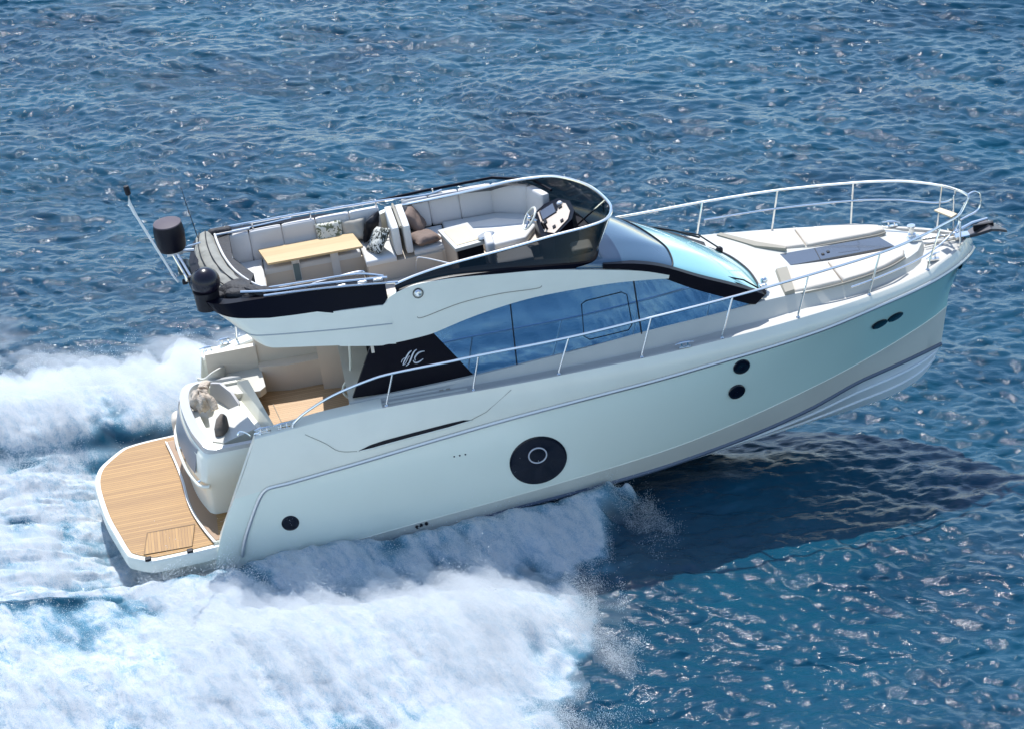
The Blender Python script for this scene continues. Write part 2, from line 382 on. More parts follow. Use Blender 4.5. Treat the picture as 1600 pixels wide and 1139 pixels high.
def water_mat():
    m = bpy.data.materials.new('sea water and foam'); m.use_nodes = True; t = m.node_tree; t.nodes.clear(); N = t.nodes.new; L = t.links.new
    out = N('ShaderNodeOutputMaterial'); wat = N('ShaderNodeBsdfPrincipled'); fo = N('ShaderNodeBsdfPrincipled'); mix = N('ShaderNodeMixShader')
    tc = N('ShaderNodeTexCoord'); fa = N('ShaderNodeAttribute'); fa.attribute_name = 'foam'
    def noise(scale, det=4, vec=None, rough=.55, dist=0):
        n = N('ShaderNodeTexNoise'); n.inputs['Scale'].default_value = scale; n.inputs['Detail'].default_value = det
        n.inputs['Roughness'].default_value = rough; n.inputs['Distortion'].default_value = dist
        L(vec or tc.outputs['Object'], n.inputs['Vector']); return n.outputs[0]
    def mth(op, a, b=None, c=None, clamp=False):
        n = N('ShaderNodeMath'); n.operation = op; n.use_clamp = clamp
        for i, v in enumerate((a, b, c)):
            if v is None: continue
            if isinstance(v, (int, float)): n.inputs[i].default_value = v
            else: L(v, n.inputs[i])
        return n.outputs[0]
    # water body
    wat.inputs['Base Color'].default_value = (.008, .075, .15, 1); wat.inputs['Roughness'].default_value = .045
    wat.inputs['IOR'].default_value = 1.34; wat.inputs['Specular IOR Level'].default_value = .52
    tint = noise(.25, 3); cr = N('ShaderNodeValToRGB'); cr.color_ramp.elements[0].position = .35; cr.color_ramp.elements[0].color = (.001, .033, .066, 1)
    cr.color_ramp.elements[1].position = .68; cr.color_ramp.elements[1].color = (.002, .056, .098, 1); L(tint, cr.inputs[0])
    mp = N('ShaderNodeMapping'); mp.inputs['Rotation'].default_value = (0, 0, R(22)); mp.inputs['Scale'].default_value = (.55, 1.25, 1); L(tc.outputs['Object'], mp.inputs[0])
    w1 = noise(9, 5, mp.outputs[0], .6, .4); w2 = noise(26, 3, mp.outputs[0], .5)
    h = mth('ADD', mth('MULTIPLY', w1, .020), mth('MULTIPLY', w2, .003))
    bp = N('ShaderNodeBump'); bp.inputs['Strength'].default_value = .8; bp.inputs['Distance'].default_value = 1.0; L(h, bp.inputs['Height']); L(bp.outputs[0], wat.inputs['Normal'])
    # foam coverage
    mf0 = N('ShaderNodeMapping'); mf0.inputs['Rotation'].default_value = (0, 0, R(68)); L(tc.outputs['Object'], mf0.inputs[0])
    mf = N('ShaderNodeMapping'); mf.inputs['Scale'].default_value = (.42, 1.15, 1); L(mf0.outputs[0], mf.inputs[0])
    f1 = noise(6, 8, mf.outputs[0], .72, .4); f2 = noise(55, 5, None, .75)
    fn = mth('ADD', mth('MULTIPLY', f1, .62), mth('MULTIPLY', f2, .60))             # about .6
    cov = mth('SUBTRACT', mth('ADD', fa.outputs['Fac'], fn), 1.03)
    mr = N('ShaderNodeMapRange'); mr.interpolation_type = 'SMOOTHSTEP'; mr.inputs[1].default_value = .0; mr.inputs[2].default_value = .42; L(cov, mr.inputs[0])
    # aerated water just below thin foam turns the body colour pale turquoise
    mr2 = N('ShaderNodeMapRange'); mr2.interpolation_type = 'SMOOTHSTEP'; mr2.inputs[1].default_value = .05; mr2.inputs[2].default_value = .9; L(fa.outputs['Fac'], mr2.inputs[0])
    mc = N('ShaderNodeMix'); mc.data_type = 'RGBA'; mc.inputs[7].default_value = (.13, .32, .43, 1); L(mr2.outputs[0], mc.inputs[0]); L(cr.outputs[0], mc.inputs[6]); L(mc.outputs[2], wat.inputs['Base Color'])
    fc = N('ShaderNodeValToRGB'); fc.color_ramp.elements[0].position = .50; fc.color_ramp.elements[0].color = (.27, .44, .56, 1)
    fc.color_ramp.elements[1].position = .66; fc.color_ramp.elements[1].color = (.70, .725, .74, 1); L(fn, fc.inputs[0]); L(fc.outputs[0], fo.inputs['Base Color'])
    fo.inputs['Roughness'].default_value = .9; fo.inputs['Specular IOR Level'].default_value = .1
    fb = N('ShaderNodeBump'); fb.inputs['Strength'].default_value = 1; fb.inputs['Distance'].default_value = .045; L(fn, fb.inputs['Height']); L(fb.outputs[0], fo.inputs['Normal'])
    L(mr.outputs[0], mix.inputs[0]); L(wat.outputs[0], mix.inputs[1]); L(fo.outputs[0], mix.inputs[2]); L(mix.outputs[0], out.inputs[0])
    return m
me.materials.append(water_mat())

# fine airborne droplets of the spray
XF_S, XF_X = [0, 2.1, 3.0, 3.9, 5.1, 6.4, 7.6, 9, 12], [9.2, 9.05, 8.6, 8.05, 7.8, 7.5, 7.1, 6.9, 6.2]
def spray():
    g = np.random.default_rng(5); pts = []; rad = []
    def put(x, y, lift, r, clump=.8):
        fo, hz, ed = wake(x, y); c = samp(nmid, x*.8+y*.3, y*.8)+samp(nthrow, x, y)*.8+.5*samp(nfine, x, y)
        pr = np.clip(fo, 0, 1)*np.clip(.45+clump*.45*c, 0.02, 1)+ed*.5*np.clip(.3+.5*c, 0, 1)
        keep = (g.random(x.shape) < pr) & ~((x > -.1) & (x < 8) & (np.abs(y) < 2.12)) & ~((y < 0) & (y > -2.45) & (x > -.2) & (x < 8.2) & (lift > .10))
        x, y, hz, lift, r, fo, c = [q[keep] for q in (x, y, hz, lift, r, fo, c)]
        pts.append(np.stack([x, y, np.maximum(hz, 0)+lift*(.35+.65*np.clip(fo, 0, 1))*np.clip(1+.5*c, .3, 2.2)], -1)); rad.append(r)
    n = 520000
    x = g.uniform(-2.5, 9.3, n); y = -g.uniform(1.9, 10.8, n); put(x, y, g.exponential(.13, n), g.uniform(.002, .0055, n))
    n = 130000
    x = g.uniform(-2.6, 6, n); y = g.uniform(1.3, 7.6, n); put(x, y, g.exponential(.16, n), g.uniform(.0025, .0065, n))
    n = 60000
    x = g.uniform(-2.6, 1.2, n); y = g.uniform(-3.2, 2.2, n); put(x, y, g.exponential(.03, n), g.uniform(.003, .006, n))
    n = 260000; s = g.uniform(1.9, 10.4, n); xf = np.interp(s, XF_S, XF_X)      # front of the starboard fan
    put(xf-g.normal(.05, .42, n), -s, g.exponential(.14, n), g.uniform(.002, .0055, n), 1.1)
    n = 70000; x = g.uniform(-2.5, 9.0, n); y = -g.uniform(1.9, 10.4, n); put(x, y, g.uniform(.02, .30, n), g.uniform(.004, .0085, n), 1.0)
    n = 30000; x = g.uniform(-2.5, 5, n); y = g.uniform(2.2, 7.0, n); put(x, y, g.uniform(.05, .5, n), g.uniform(.004, .008, n), 1.0)
    n = 9000; x = g.uniform(-2.5, 9.3, n); y = -g.uniform(1.9, 10.8, n); put(x, y, g.exponential(.12, n), g.uniform(.006, .012, n))
    P_ = np.concatenate(pts); r = np.concatenate(rad); n = len(P_)
    T = np.array([[1, 0, -.7], [-1, 0, -.7], [0, 1, .7], [0, -1, .7]])
    V = P_[:, None, :]+T[None]*r[:, None, None]*g.uniform(.7, 1.3, (n, 4, 1))
    F = np.array([[0, 2, 1], [0, 1, 3], [0, 3, 2], [1, 2, 3]]); Fq = (np.arange(n)[:, None, None]*4+F[None]).reshape(-1, 3).astype(np.int32)
    me = bpy.data.meshes.new('spray'); me.vertices.add(n*4); me.vertices.foreach_set('co', V.reshape(-1).astype(np.float32))
    me.loops.add(Fq.size); me.loops.foreach_set('vertex_index', Fq.ravel()); me.polygons.add(len(Fq))
    me.polygons.foreach_set('loop_start', np.arange(0, Fq.size, 3, dtype=np.int32)); me.polygons.foreach_set('loop_total', np.full(len(Fq), 3, dtype=np.int32)); me.update()
    m = mat('spray droplets', (.74, .77, .79), .7); me.materials.append(m)
    o = bpy.data.objects.new('spray', me); col.objects.link(o); o['kind'] = 'stuff'; o['label'] = 'fine white spray droplets flying above the foam of the wake'; o['category'] = 'spray'
spray()

# thin mist of atomised water hanging over both spray fans (a closed body of even density)
def mist():
    step = .055; mx = np.arange(-4.2, 10.2, step)
    def body(ys_arr, thick, name, dens):
        Xm, Ym = np.meshgrid(mx, ys_arr); fo, hz, ed = wake(Xm, Ym); th_ = thick(Xm, Ym)
        Zt = np.where(th_ > .004, np.maximum(hz, -.1)+th_, -.5); Zb = np.full_like(Zt, -.55)
        ny, nx = Xm.shape; T = np.stack([Xm, Ym, Zt], -1).reshape(-1, 3); B = np.stack([Xm, Ym, Zb], -1).reshape(-1, 3)
        V = np.concatenate([T, B]); I = np.arange(nx*ny).reshape(ny, nx); o = nx*ny
        q = lambda J: np.stack([J[:-1, :-1], J[:-1, 1:], J[1:, 1:], J[1:, :-1]], -1).reshape(-1, 4)
        F = [q(I), q(I+o)[:, ::-1]]
        ring = np.concatenate([I[0, :], I[1:, -1], I[-1, :-1][::-1], I[1:-1, 0][::-1]]); r2 = np.roll(ring, -1)
        F.append(np.stack([ring+o, r2+o, r2, ring], -1)); F = np.concatenate(F)
        m = bpy.data.meshes.new(name); m.from_pydata(V.tolist(), [], F.tolist()); m.polygons.foreach_set('use_smooth', [True]*len(m.polygons))
        mt = bpy.data.materials.new('water mist'); mt.use_nodes = True; t = mt.node_tree; t.nodes.clear()
        v = t.nodes.new('ShaderNodeVolumePrincipled'); v.inputs['Color'].default_value = (.97, .98, .99, 1); v.inputs['Density'].default_value = dens; v.inputs['Anisotropy'].default_value = .2
        ou = t.nodes.new('ShaderNodeOutputMaterial'); t.links.new(v.outputs[0], ou.inputs['Volume']); m.materials.append(mt)
        ob = bpy.data.objects.new(name, m); col.objects.link(ob); ob['kind'] = 'stuff'; ob['category'] = 'spray'; return ob
    def sb(x, y):
        nb, nm, th, nf = [samp(F, x, y) for F in (nbig, nmid, nthrow, nfine)]; s = -y
        xf = np.interp(s, XF_S, XF_X)+.25*nb+.15*th
        m = ss(-.55, 1.3, xf-x)*ss(2.12, 2.7, s+.08*np.clip(1.6-x, -9, 9)*0-.24*np.clip(1.6-x, 0, 9))*ss(13.5, 11.0, s)*ss(-4.1, -3.0, x)
        return m*np.clip(.13+.17*np.exp(-((s-4.6)/1.9)**2)*ss(1, 7, x)+.10*np.exp(-((s-2.3)/.6)**2)*ss(3, 8, x)+.04*nb+.075*th+.025*nm+.022*nf, 0, 2)
    body(np.arange(-13.4, -2.08, step), sb, "mist", 1.25)['label'] = 'white mist over the spray thrown out on the near side'
    def pt(x, y):
        nb, nm, th, nf = [samp(F, x, y) for F in (nbig, nmid, nthrow, nfine)]
        out = 6.9-.42*np.clip(x+1.5, 0, 20)**.9
        m = ss(9.0, 5.5, x+.3*nb)*ss(-1.3, .9, out-y+.3*nb)*ss(2.15, 3.2, y)*ss(-4.1, -3.2, x)
        return m*np.clip(.26+.20*np.exp(-((y-4.4)/1.2)**2)+.07*nb+.08*th+.035*nm+.025*nf, 0, 2)
    def wt(x, y):
        nb, nm, st, nf = [samp(F, x, y) for F in (nbig, nmid, nstreak, nfine)]
        return ss(-.2, -1.9, x+.3*nb+.3*st)*ss(2.3, 1.2, np.abs(y)+.2*nm)*ss(-4.1, -3.2, x)*np.clip(.04+.02*nb+.05*st+.02*nm+.01*nf, 0, 1)
    body(np.arange(-2.2, 2.21, step), wt, 'mist', 2.0)['label'] = 'low white mist trailing behind the swim platform'
    body(np.arange(2.08, 9.4, step), pt, 'mist', 1.5)['label'] = 'white mist over the spray beyond the stern on the far side'
mist()

# ------------------------------------------------------------------ the motor yacht
BP, BH = 0.0982593, 0.025640
MB_ = Matrix(((math.cos(BP), 0, -math.sin(BP)), (0, 1, 0), (math.sin(BP), 0, math.cos(BP)))) @ Matrix(((1, 0, 0), (0, math.cos(BH), -math.sin(BH)), (0, math.sin(BH), math.cos(BH))))
ROOTM = Matrix.Translation((7.5, 0, 1.38)) @ MB_.to_4x4() @ Matrix.Translation((-7.5, 0, -1))
yacht = bpy.data.objects.new('motor_yacht', None); col.objects.link(yacht); yacht.matrix_world = ROOTM
yacht['label'] = 'pale sea green and white motor yacht with flybridge, planing through its own white wake'
yacht['category'] = 'yacht'
Yt = yacht
def part(mb, name, mats, parent=None, **k): return mb.build(name, mats, parent or Yt, **k)

# half breadths and heights of the lines that run along the hull, aft to stem
GY = [(1.7, 2.0), (3, 2.03), (5, 2.07), (7, 2.07), (9, 2.02), (10.56, 1.86), (11.83, 1.63), (13.1, 1.28), (14, .88), (14.6, .45), (14.85, .18), (14.93, .0)]
GZ = [(2.83, 2.26), (3.4, 2.31), (4, 2.37), (5, 2.40), (7, 2.37), (9, 2.36), (11, 2.34), (13, 2.31), (14, 2.30), (14.93, 2.34)]
KY_ = [(1.7, 2.06), (3, 2.1), (5, 2.15), (7, 2.15), (9, 2.1), (10.56, 1.95), (11.83, 1.72), (13.1, 1.37), (14, .97), (14.6, .55), (14.9, .22), (15.03, 0)]
KZ = [(1.7, 1.2), (2.9, 1.37), (4.37, 1.55), (5.63, 1.7), (7.31, 1.86), (9.31, 1.97), (10.4, 2.02), (12, 2.06), (13.4, 2.14), (14.5, 2.14), (15.03, 2.12)]
MY = [(1.7, 2.06), (5, 2.13), (7, 2.12), (9, 2.02), (10.5, 1.82), (12, 1.42), (13, 1.09), (13.8, .72), (14.3, .40), (14.66, 0)]
MZ = [(1.7, .55), (3, .72), (7, 1.14), (10, 1.36), (13, 1.55), (14.66, 1.6)]
TY = [(1.7, 2.0), (5, 2.05), (7, 2.0), (9, 1.85), (10.5, 1.6), (12, 1.15), (13, .75), (13.7, .44), (14.2, .20), (14.5, 0)]
TZ = [(1.7, -.15), (3, -.02), (5.2, .2), (7.3, .36), (9.4, .51), (11.1, .69), (12.3, .81), (13.3, .92), (14.5, 1.12)]
CY = [(1.7, 1.95), (5, 1.98), (7, 1.9), (9, 1.7), (10.5, 1.4), (12, .95), (13, .58), (13.7, .30), (14.35, 0)]
CZ = [(1.7, -.40), (5, -.12), (6.8, .04), (8.8, .10), (10, .15), (11.1, .21), (11.8, .27), (12.9, .42), (14.35, .44)]
KEEL = [(1.7, -.82), (9, -.72), (11, -.64), (12.3, -.55), (12.9, -.47), (13.4, -.38), (13.85, -.2), (14.15, .07), (14.27, .3)]
def lin(tab, x): return float(np.interp(x, [a[0] for a in tab], [a[1] for a in tab]))
def line(yt, zt, x0, ts):
    x1 = yt[-1][0]; o = []
    for t in ts:
        x = x0+(x1-x0)*t; o.append(np.array([x, cub(yt, x), cub(zt, x)]))
    return o
ts = [1-(1-k/90)**1.6 for k in range(91)]
def half_hull(sg):
    GZs = GZ if sg < 0 else [(2.1, 1.83), (3, 2.02), (4, 2.25), (5, 2.40)]+GZ[4:]
    g0 = 2.83 if sg < 0 else 2.12
    G = line(GY, GZs, g0, ts); K = line(KY_, KZ, 2.32 if sg < 0 else 2.0, ts); M_ = line(MY, MZ, 1.97 if sg < 0 else 1.85, ts)
    T = line(TY, TZ, 1.75, ts); C = line(CY, CZ, 1.72, ts)
    B, KL = [], []
    xs_k = [1.72+(14.27-1.72)*t for t in ts]
    for i, x in enumerate(xs_k):
        kz = cub(KEEL, x); c = C[i]; KL.append(np.array([x, 0, kz]))
        B.append(np.array([.5*x+.5*c[0], c[1]*.52, kz+(c[2]-kz)*.42]))
    F = lambda P: [np.array([p[0], sg*p[1], p[2]]) for p in P]
    return [F(a) for a in (G, K, M_, T, C, B, KL)]
hull = MB()
LN = {}
for sg in (-1, 1):
    G, K, M_, T, C, B, KL = half_hull(sg); LN[sg] = (G, K, M_, T, C, B, KL)
    def quad(A, Bm, Cc, n):     # rows through three lines
        rows = []
        for k in range(n+1):
            t = k/n; rows.append([a*(2*(t-.5)*(t-1))+b*(-4*t*(t-1))+c*(2*t*(t-.5)) for a, b, c in zip(A, Bm, Cc)])
        return rows
    hull.cur = 0; hull.grid([G]+[[a*(1-t)+b*t+np.array([0, sg*.03*math.sin(math.pi*t), 0]) for a, b in zip(G, K)] for t in (.25, .5, .75)]+[K])
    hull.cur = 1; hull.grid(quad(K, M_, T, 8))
    hull.cur = 2; hull.grid([T]+[[a*(1-t)+b*t for a, b in zip(T, C)] for t in (.5,)]+[C])
    C2 = [c*1.0+np.array([0, -sg*.05*min(1, abs(c[1])*4), -.03]) for c in C]
    hull.cur = 3; hull.grid([C, C2]); hull.grid([C2, B, KL])
# transom closing plate under the platform
tr = MB()
hull.cur = 3; hull.add([tuple(LN[-1][4][0]), tuple(LN[-1][3][0]), tuple(LN[1][3][0]), tuple(LN[1][4][0]), tuple(LN[1][6][0])], [(0, 1, 2, 3, 4)])
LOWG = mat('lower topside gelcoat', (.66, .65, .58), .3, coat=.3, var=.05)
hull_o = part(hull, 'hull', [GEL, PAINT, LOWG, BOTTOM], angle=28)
# hull wall inner skin beside the stern passage and the cockpit (gives the sides real thickness)
for sg in (-1, 1):
    G, K, M_, T, C, B, KL = LN[sg]; n = 18
    w = MB(); rows = []
    for A in (G, K, M_, T): rows.append([p+np.array([.0 if i else 0, -sg*.0, 0]) for i, p in enumerate(A[:n])])
    inn = [[p-np.array([0, sg*.16, 0]) for p in r] for r in rows]
    w.grid(inn)
    w.grid([[r[0] for r in rows], [r[0] for r in inn]]); w.grid([rows[0], inn[0]])
    part(w, 'stern_quarter', GEL)
# chrome rub rail that follows the knuckle and turns down at the quarter
for sg in (-1, 1):
    K = [p+np.array([0, sg*.012, 0]) for p in LN[sg][1] if p[0] > 3.05]
    down = [np.array([x, sg*(cub(KY_, x)+.005), z]) for x, z in ((2.26, .22), (2.30, .36), (2.40, .62), (2.60, 1.02), (2.74, 1.26), (2.86, 1.37), (3.02, 1.395))]
    aft = [np.array([1.3, sg*2.12, .22]), np.array([2.1, sg*2.08, .18])]
    P_ = smooth_path(down, 4)+K
    part(MB().tube(P_, .026, 6, flat=1.3), 'rub_rail', STEELD)
    Cc = [p+np.array([0, sg*.004, -.005]) for p in LN[sg][4]]
    part(MB().tube([p for p in Cc], .030, 6, flat=1.3), 'boot_stripe', STRIPE)
    Tt = [p+np.array([0, sg*.002, 0]) for p in LN[sg][3]]
    part(MB().tube(Tt, .010, 5), 'paint_edge_line', GEL)
    for fr in (.34, .68):
        P_ = []
        for c, b, k in zip(LN[sg][4], LN[sg][5], LN[sg][6]):
            p = c*(1-fr/.58)+b*(fr/.58) if fr < .58 else b*(1-(fr-.58)/.42)+k*((fr-.58)/.42)
            if p[0] > 8: P_.append(p+np.array([0, sg*.01, -.005]))
        part(MB().tube(P_[:-4], .028, 5), 'spray_rail', BOTTOM)

# swim platform
STB = [(1.96, -2.03), (1.48, -2.07), (1.0, -2.09), (.80, -2.07), (.50, -1.85), (.41, -1.66), (.27, -1.10), (.12, -.45), (.01, .33), (-.02, .78), (.02, 1.12), (.13, 1.38), (.44, 1.76), (.62, 1.85), (.9, 1.90), (1.31, 1.93), (1.96, 1.95)]
out = [tuple(p[:2]) for p in smooth_path([(a, b, 0) for a, b in STB], 4)]
pf = MB()
inset = [((x-1.0)*.955+1.0+.02, y*.965) for x, y in out]
low = [((x-1.0)*.93+1.0+.03, y*.95) for x, y in out]
pf.grid([[(x, y, .18) for x, y in low], [(x, y, .24) for x, y in out], [(x, y, .40) for x, y in out], [((x-1)*.985+1.005, y*.985, .445) for x, y in out], [(x, y, .45) for x, y in inset]], cv=True)
pf.add([(x, y, .45) for x, y in inset], [tuple(range(len(inset)))]); pf.add([(x, y, .18) for x, y in low], [tuple(range(len(low)))])
plat = part(pf, 'swim_platform', GEL)
tk = [((x-1.0)*.93+1.0+.03, y*.945) for x, y in out]
part(MB().prism(tk, .44, .462), 'teak_deck', TEAK, plat)
M1 = teak('hatch teak', (.24, .115, .030), (.47, .26, .078), .05, axis=0)
hp = [(.72, -1.86), (1.50, -1.88), (1.58, -1.22), (.80, -1.20)]
part(MB().prism(hp, .462, .470), 'ladder_hatch', M1, plat)
for a, b in zip(hp, hp[1:]+hp[:1]):
    part(MB().tube([(a[0], a[1], .471), (b[0], b[1], .468)], .008, 5), 'hatch_seam', mat('brown caulking', (.20, .12, .05), .6), plat)
for px in (.78, 1.46):
    part(MB().rbox((px, -1.99, .455), (.10, .10, .05), .015), 'hatch_latch', BLACK, plat)
# raised curved step between the platform and the garage
st = [(1.24, 1.62), (1.36, .9), (1.45, .2), (1.50, -.45), (1.58, -.95), (1.72, -1.5), (1.86, -1.93), (2.25, -1.93), (2.25, 1.62)]
stp = [tuple(p[:2]) for p in smooth_path([(a, b, 0) for a, b in st[:7]], 4)]+st[7:]
part(MB().prism(stp, .45, .50), 'step_base', GEL)
part(MB().prism([(x+.03, y*.985) for x, y in stp], .50, .512), 'step_teak', mat('varnished teak darkened for shade', (.30, .175, .09), .45, var=.12))  # the module's shade is put into this teak as a darker brown
part(MB().tube([(x+.0, y, .50) for x, y in stp[:-2]], .014, 6), 'step_edge_trim', STEELD)
# teak sole of the starboard side passage, with two steps up to the cockpit
ps = MB()
for k, (x0, x1, z) in enumerate(((1.95, 2.25, .52), (2.25, 2.58, .75), (2.58, 2.95, .98))): ps.box(((x0+x1)/2, -1.5, z/2+.1), (x1-x0, .76, z-.2))
part(ps, 'passage_steps', TEAK)

# stern garage / galley module with its curved flank, rim and hollow seat
gm = MB()
def plan(offx, offy, z):  # outline of the module, clockwise from the port quarter round the stern
    base = [(2.55, 1.36), (2.0, 1.36), (1.76, 1.24), (1.66, .85), (1.68, .3), (1.78, -.40), (1.92, -.90), (1.99, -1.04), (2.12, -1.10), (2.62, -1.10), (2.92, -1.10)]
    P_ = smooth_path([(a, b, 0) for a, b in base], 4)
    return [(p[0]+offx, p[1]*offy, z) for p in P_]
lev = [plan(-.10, 1.01, .48), plan(-.09, 1.0, 1.08), plan(-.13, 1.02, 1.12), plan(-.06, 1.0, 1.50), plan(.0, .97, 1.60), plan(.06, .95, 1.64), plan(.28, .83, 1.64)]
zt = lambda x: 1.64+.0*x
gm.grid(lev)
bk = [p for p in lev[-1]]
gm.add([lev[k][0] for k in range(7)]+[lev[k][-1] for k in range(7)][::-1], [tuple(range(14))])
gm.add([(p[0], p[1], 1.50) for p in bk], [tuple(range(len(bk)))]); gm.grid([bk, [(p[0], p[1], 1.50) for p in bk]])
mod = part(gm, 'stern_module', GEL, angle=40)
# rim shell that rises around the seat
rim = MB(); R0 = plan(.0, .97, 1.58); R1 = plan(.01, .965, 1.74); R2 = plan(.16, .90, 1.76); R3 = plan(.22, .86, 1.55)
hh = lambda i: .5+.5*math.sin(math.pi*min(1, max(0, (i-2)/30)))
for rr in (R1, R2):
    for i, p in enumerate(rr): rr[i] = (p[0], p[1], 1.60+(p[2]-1.60)*hh(i))
rim.grid([R0, R1, R2, R3]); part(rim, 'module_rim', mat('grey gelcoat trim', (.50, .50, .49), .3, coat=.3), mod)
part(MB().prism([(2.10, .05), (2.62, .28), (2.86, -.60), (2.30, -.88), (2.12, -.75)], 1.50, 1.66), 'module_seat', GEL_SUN_DIM, mod)
part(MB().sheet([[(2.16, 1.02, 1.5), (2.3, .8, 1.5), (2.45, .5, 1.5), (2.56, .3, 1.5)], [(2.2, 1.06, 1.74), (2.36, .84, 1.82), (2.52, .54, 1.78), (2.62, .3, 1.66)]], .05, (.7, .7, 0)), 'module_seat_back', mat('grey seat back', (.42, .41, .41), .5), mod)
# grey inset panel in its aft face and the grab handle below it
pn = MB(); A, Bp = [], []
for i in range(5, 24):
    p, q_ = np.array(lev[4][i])+np.array([-.02, 0, -.02]), np.array(lev[2][i])+np.array([0, 0, .06]); dv = np.array([-.012, 0, 0]); A.append(p+dv); Bp.append(q_*1.0+dv)
pn.sheet([A, Bp], .01, (-1, 0, 0)); part(pn, 'transom_panel', mat('grey transom panel', (.20, .22, .25), .3, var=.05), mod)
hd = [np.array(lev[2][i])+np.array([-.05, 0, -.07]) for i in range(6, 33)]
part(MB().tube(hd, .030, 8), 'grab_handle', GEL, mod)
for i in (8, 16, 24): part(MB().tube([np.array(lev[2][i])+np.array([-.05, 0, -.07]), np.array(lev[2][i])+np.array([.02, 0, -.04])], .018, 6), 'handle_bracket', STEEL, mod)
part(MB().lathe([(.001, .004), (.022, .004), (.022, 0)], (1.60, .15, 1.34), 12, (-1, 0, 0)), 'lock', BLACK, mod)
# port stern foot with its moulded shelf
part(MB().rbox((1.62, 1.62, .72), (.42, .40, .55), .12), 'stern_locker', INTER)

# decks: side decks and foredeck in one moulding
dk = MB(); rows = []
for k in range(70):
    x = 4.86+(14.90-4.86)*(k/69)**.92; y = cub(GY, x); z = cub(GZ, x); inn = max(.0, y-.10); r = []
    for sgn in (-1,): pass
    zz = z-.035
    pts = [(-y, z), (-(y-.035) if y > .05 else 0, z+.012), (-max(0, y-.085), z+.006), (-max(0, y-.10), zz)]
    pts += [(-max(0, y-.10)*(1-t), zz+.05*math.sin(math.pi*t/2)) for t in (.25, .5, .75)]+[(0, zz+.05)]
    pts += [(-a, b) for a, b in pts[::-1][1:]]
    rows.append([(x, a, b) for a, b in pts])
dk.grid(rows); deck = part(dk, 'deck', DECK, angle=30)
# gunwale caps beside the cockpit
for sg in (-1, 1):
    c = MB(); rows = []
    xs = np.linspace(2.86 if sg < 0 else 2.14, 4.9, 16)
    GZs = GZ if sg < 0 else [(2.1, 1.83), (3, 2.02), (4, 2.25), (5, 2.40)]
    for x in xs:
        y, z = cub(GY, x), cub(GZs, x); inn = 1.74
        rows.append([(x, sg*y, z), (x, sg*(y-.03), z+.02), (x, sg*(inn+.03), z+.02), (x, sg*inn, z-.01), (x, sg*inn, 1.15)])
    c.grid(rows); part(c, 'cockpit_coaming', GEL)
# cockpit sole and walls
part(MB().box((3.93, 0, 1.17), (2.1, 3.5, .06)), 'cockpit_floor', TEAKF)
part(MB().box((1.42, 0, -.02), (.95, 3.9, .42)), 'platform_support', GEL)
part(MB().box((3.0, 0, .85), (.05, 3.4, .62)), 'cockpit_step_riser', INTER)
part(MB().tube([(3.42, -.95, 1.203), (3.16, .95, 1.203)], .008, 5), 'floor_hatch_seam', TAUPE)
pw = MB()
pw.prism([(3.02, 1.74), (3.05, 1.42), (3.5, 1.30), (4.35, 1.30), (4.35, 1.74)], 1.2, 1.68)
part(pw, 'side_locker', INTER)
part(MB().prism([(3.02, 1.74), (3.04, 1.60), (3.6, 1.55), (4.9, 1.52), (4.9, 1.74)], 1.68, 2.22), 'side_wall_moulding', INTER)
part(MB().prism([(4.05, 1.74), (4.05, 1.12), (4.85, .95), (4.85, 1.74)], 1.2, 3.3), 'stair_enclosure', INTER)
# port quarter: seat with its curved back, and the moulded coaming above
part(MB().prism([(2.18, 1.74), (2.2, 1.30), (2.35, 1.02), (2.62, .78), (3.0, .74), (3.10, .86), (3.06, 1.74)], 1.48, 1.60), 'quarter_seat', GEL_SUN_DIM)
part(MB().prism([(2.22, 1.74), (2.3, 1.32), (2.5, 1.1), (2.95, 1.05), (2.95, 1.74)], .9, 1.49), 'quarter_seat_base', INTER)
sb = MB(); P0 = smooth_path([(1.98, 1.60, 1.60), (2.10, 1.40, 1.66), (2.26, 1.30, 1.80), (2.42, 1.42, 1.80), (2.5, 1.6, 1.72)], 4)
sb.sheet([P0, [(p[0]+.02, p[1]+.03, 1.45) for p in P0]], .05, (.1, .9, 0)); part(sb, 'quarter_seat_back', GEL_SUN_DIM)
part(MB().box((2.62, 1.62, 1.80), (.86, .12, .42)), 'quarter_wall', INTER)
# saloon door at the cockpit's forward end
part(MB().box((4.92, 0, 2.25), (.05, 3.1, 2.1)), 'aft_bulkhead', INTER)
part(MB().box((4.885, .05, 2.2), (.03, 1.7, 1.98)), 'saloon_door', mat('grey glass door', (.10, .10, .09), .15), None)
for y in (.90, .52, .10, -.36, -.82): part(MB().box((4.86, y, 2.2), (.03, .05, 1.98)), 'door_post', STEELD if y > .6 else BLACK)
part(MB().tube(smooth_path([(4.60, -.62, 3.05), (4.52, -.66, 2.4), (4.34, -.70, 2.1), (4.48, -.72, 1.9), (4.62, -.76, 1.9)], 4), .022, 6), 'door_rail', GEL)
part(MB().tube(smooth_path([(4.26, -1.0, 1.22), (4.30, -1.0, 1.75), (4.42, -1.02, 1.98), (4.66, -1.06, 1.98), (4.70, -1.06, 1.22)], 4), .03, 6), 'seat_frame', GEL)
part(MB().box((4.5, -1.03, 1.62), (.30, .03, .62)), 'seat_panel', mat('tan leather', (.34, .24, .17), .6))

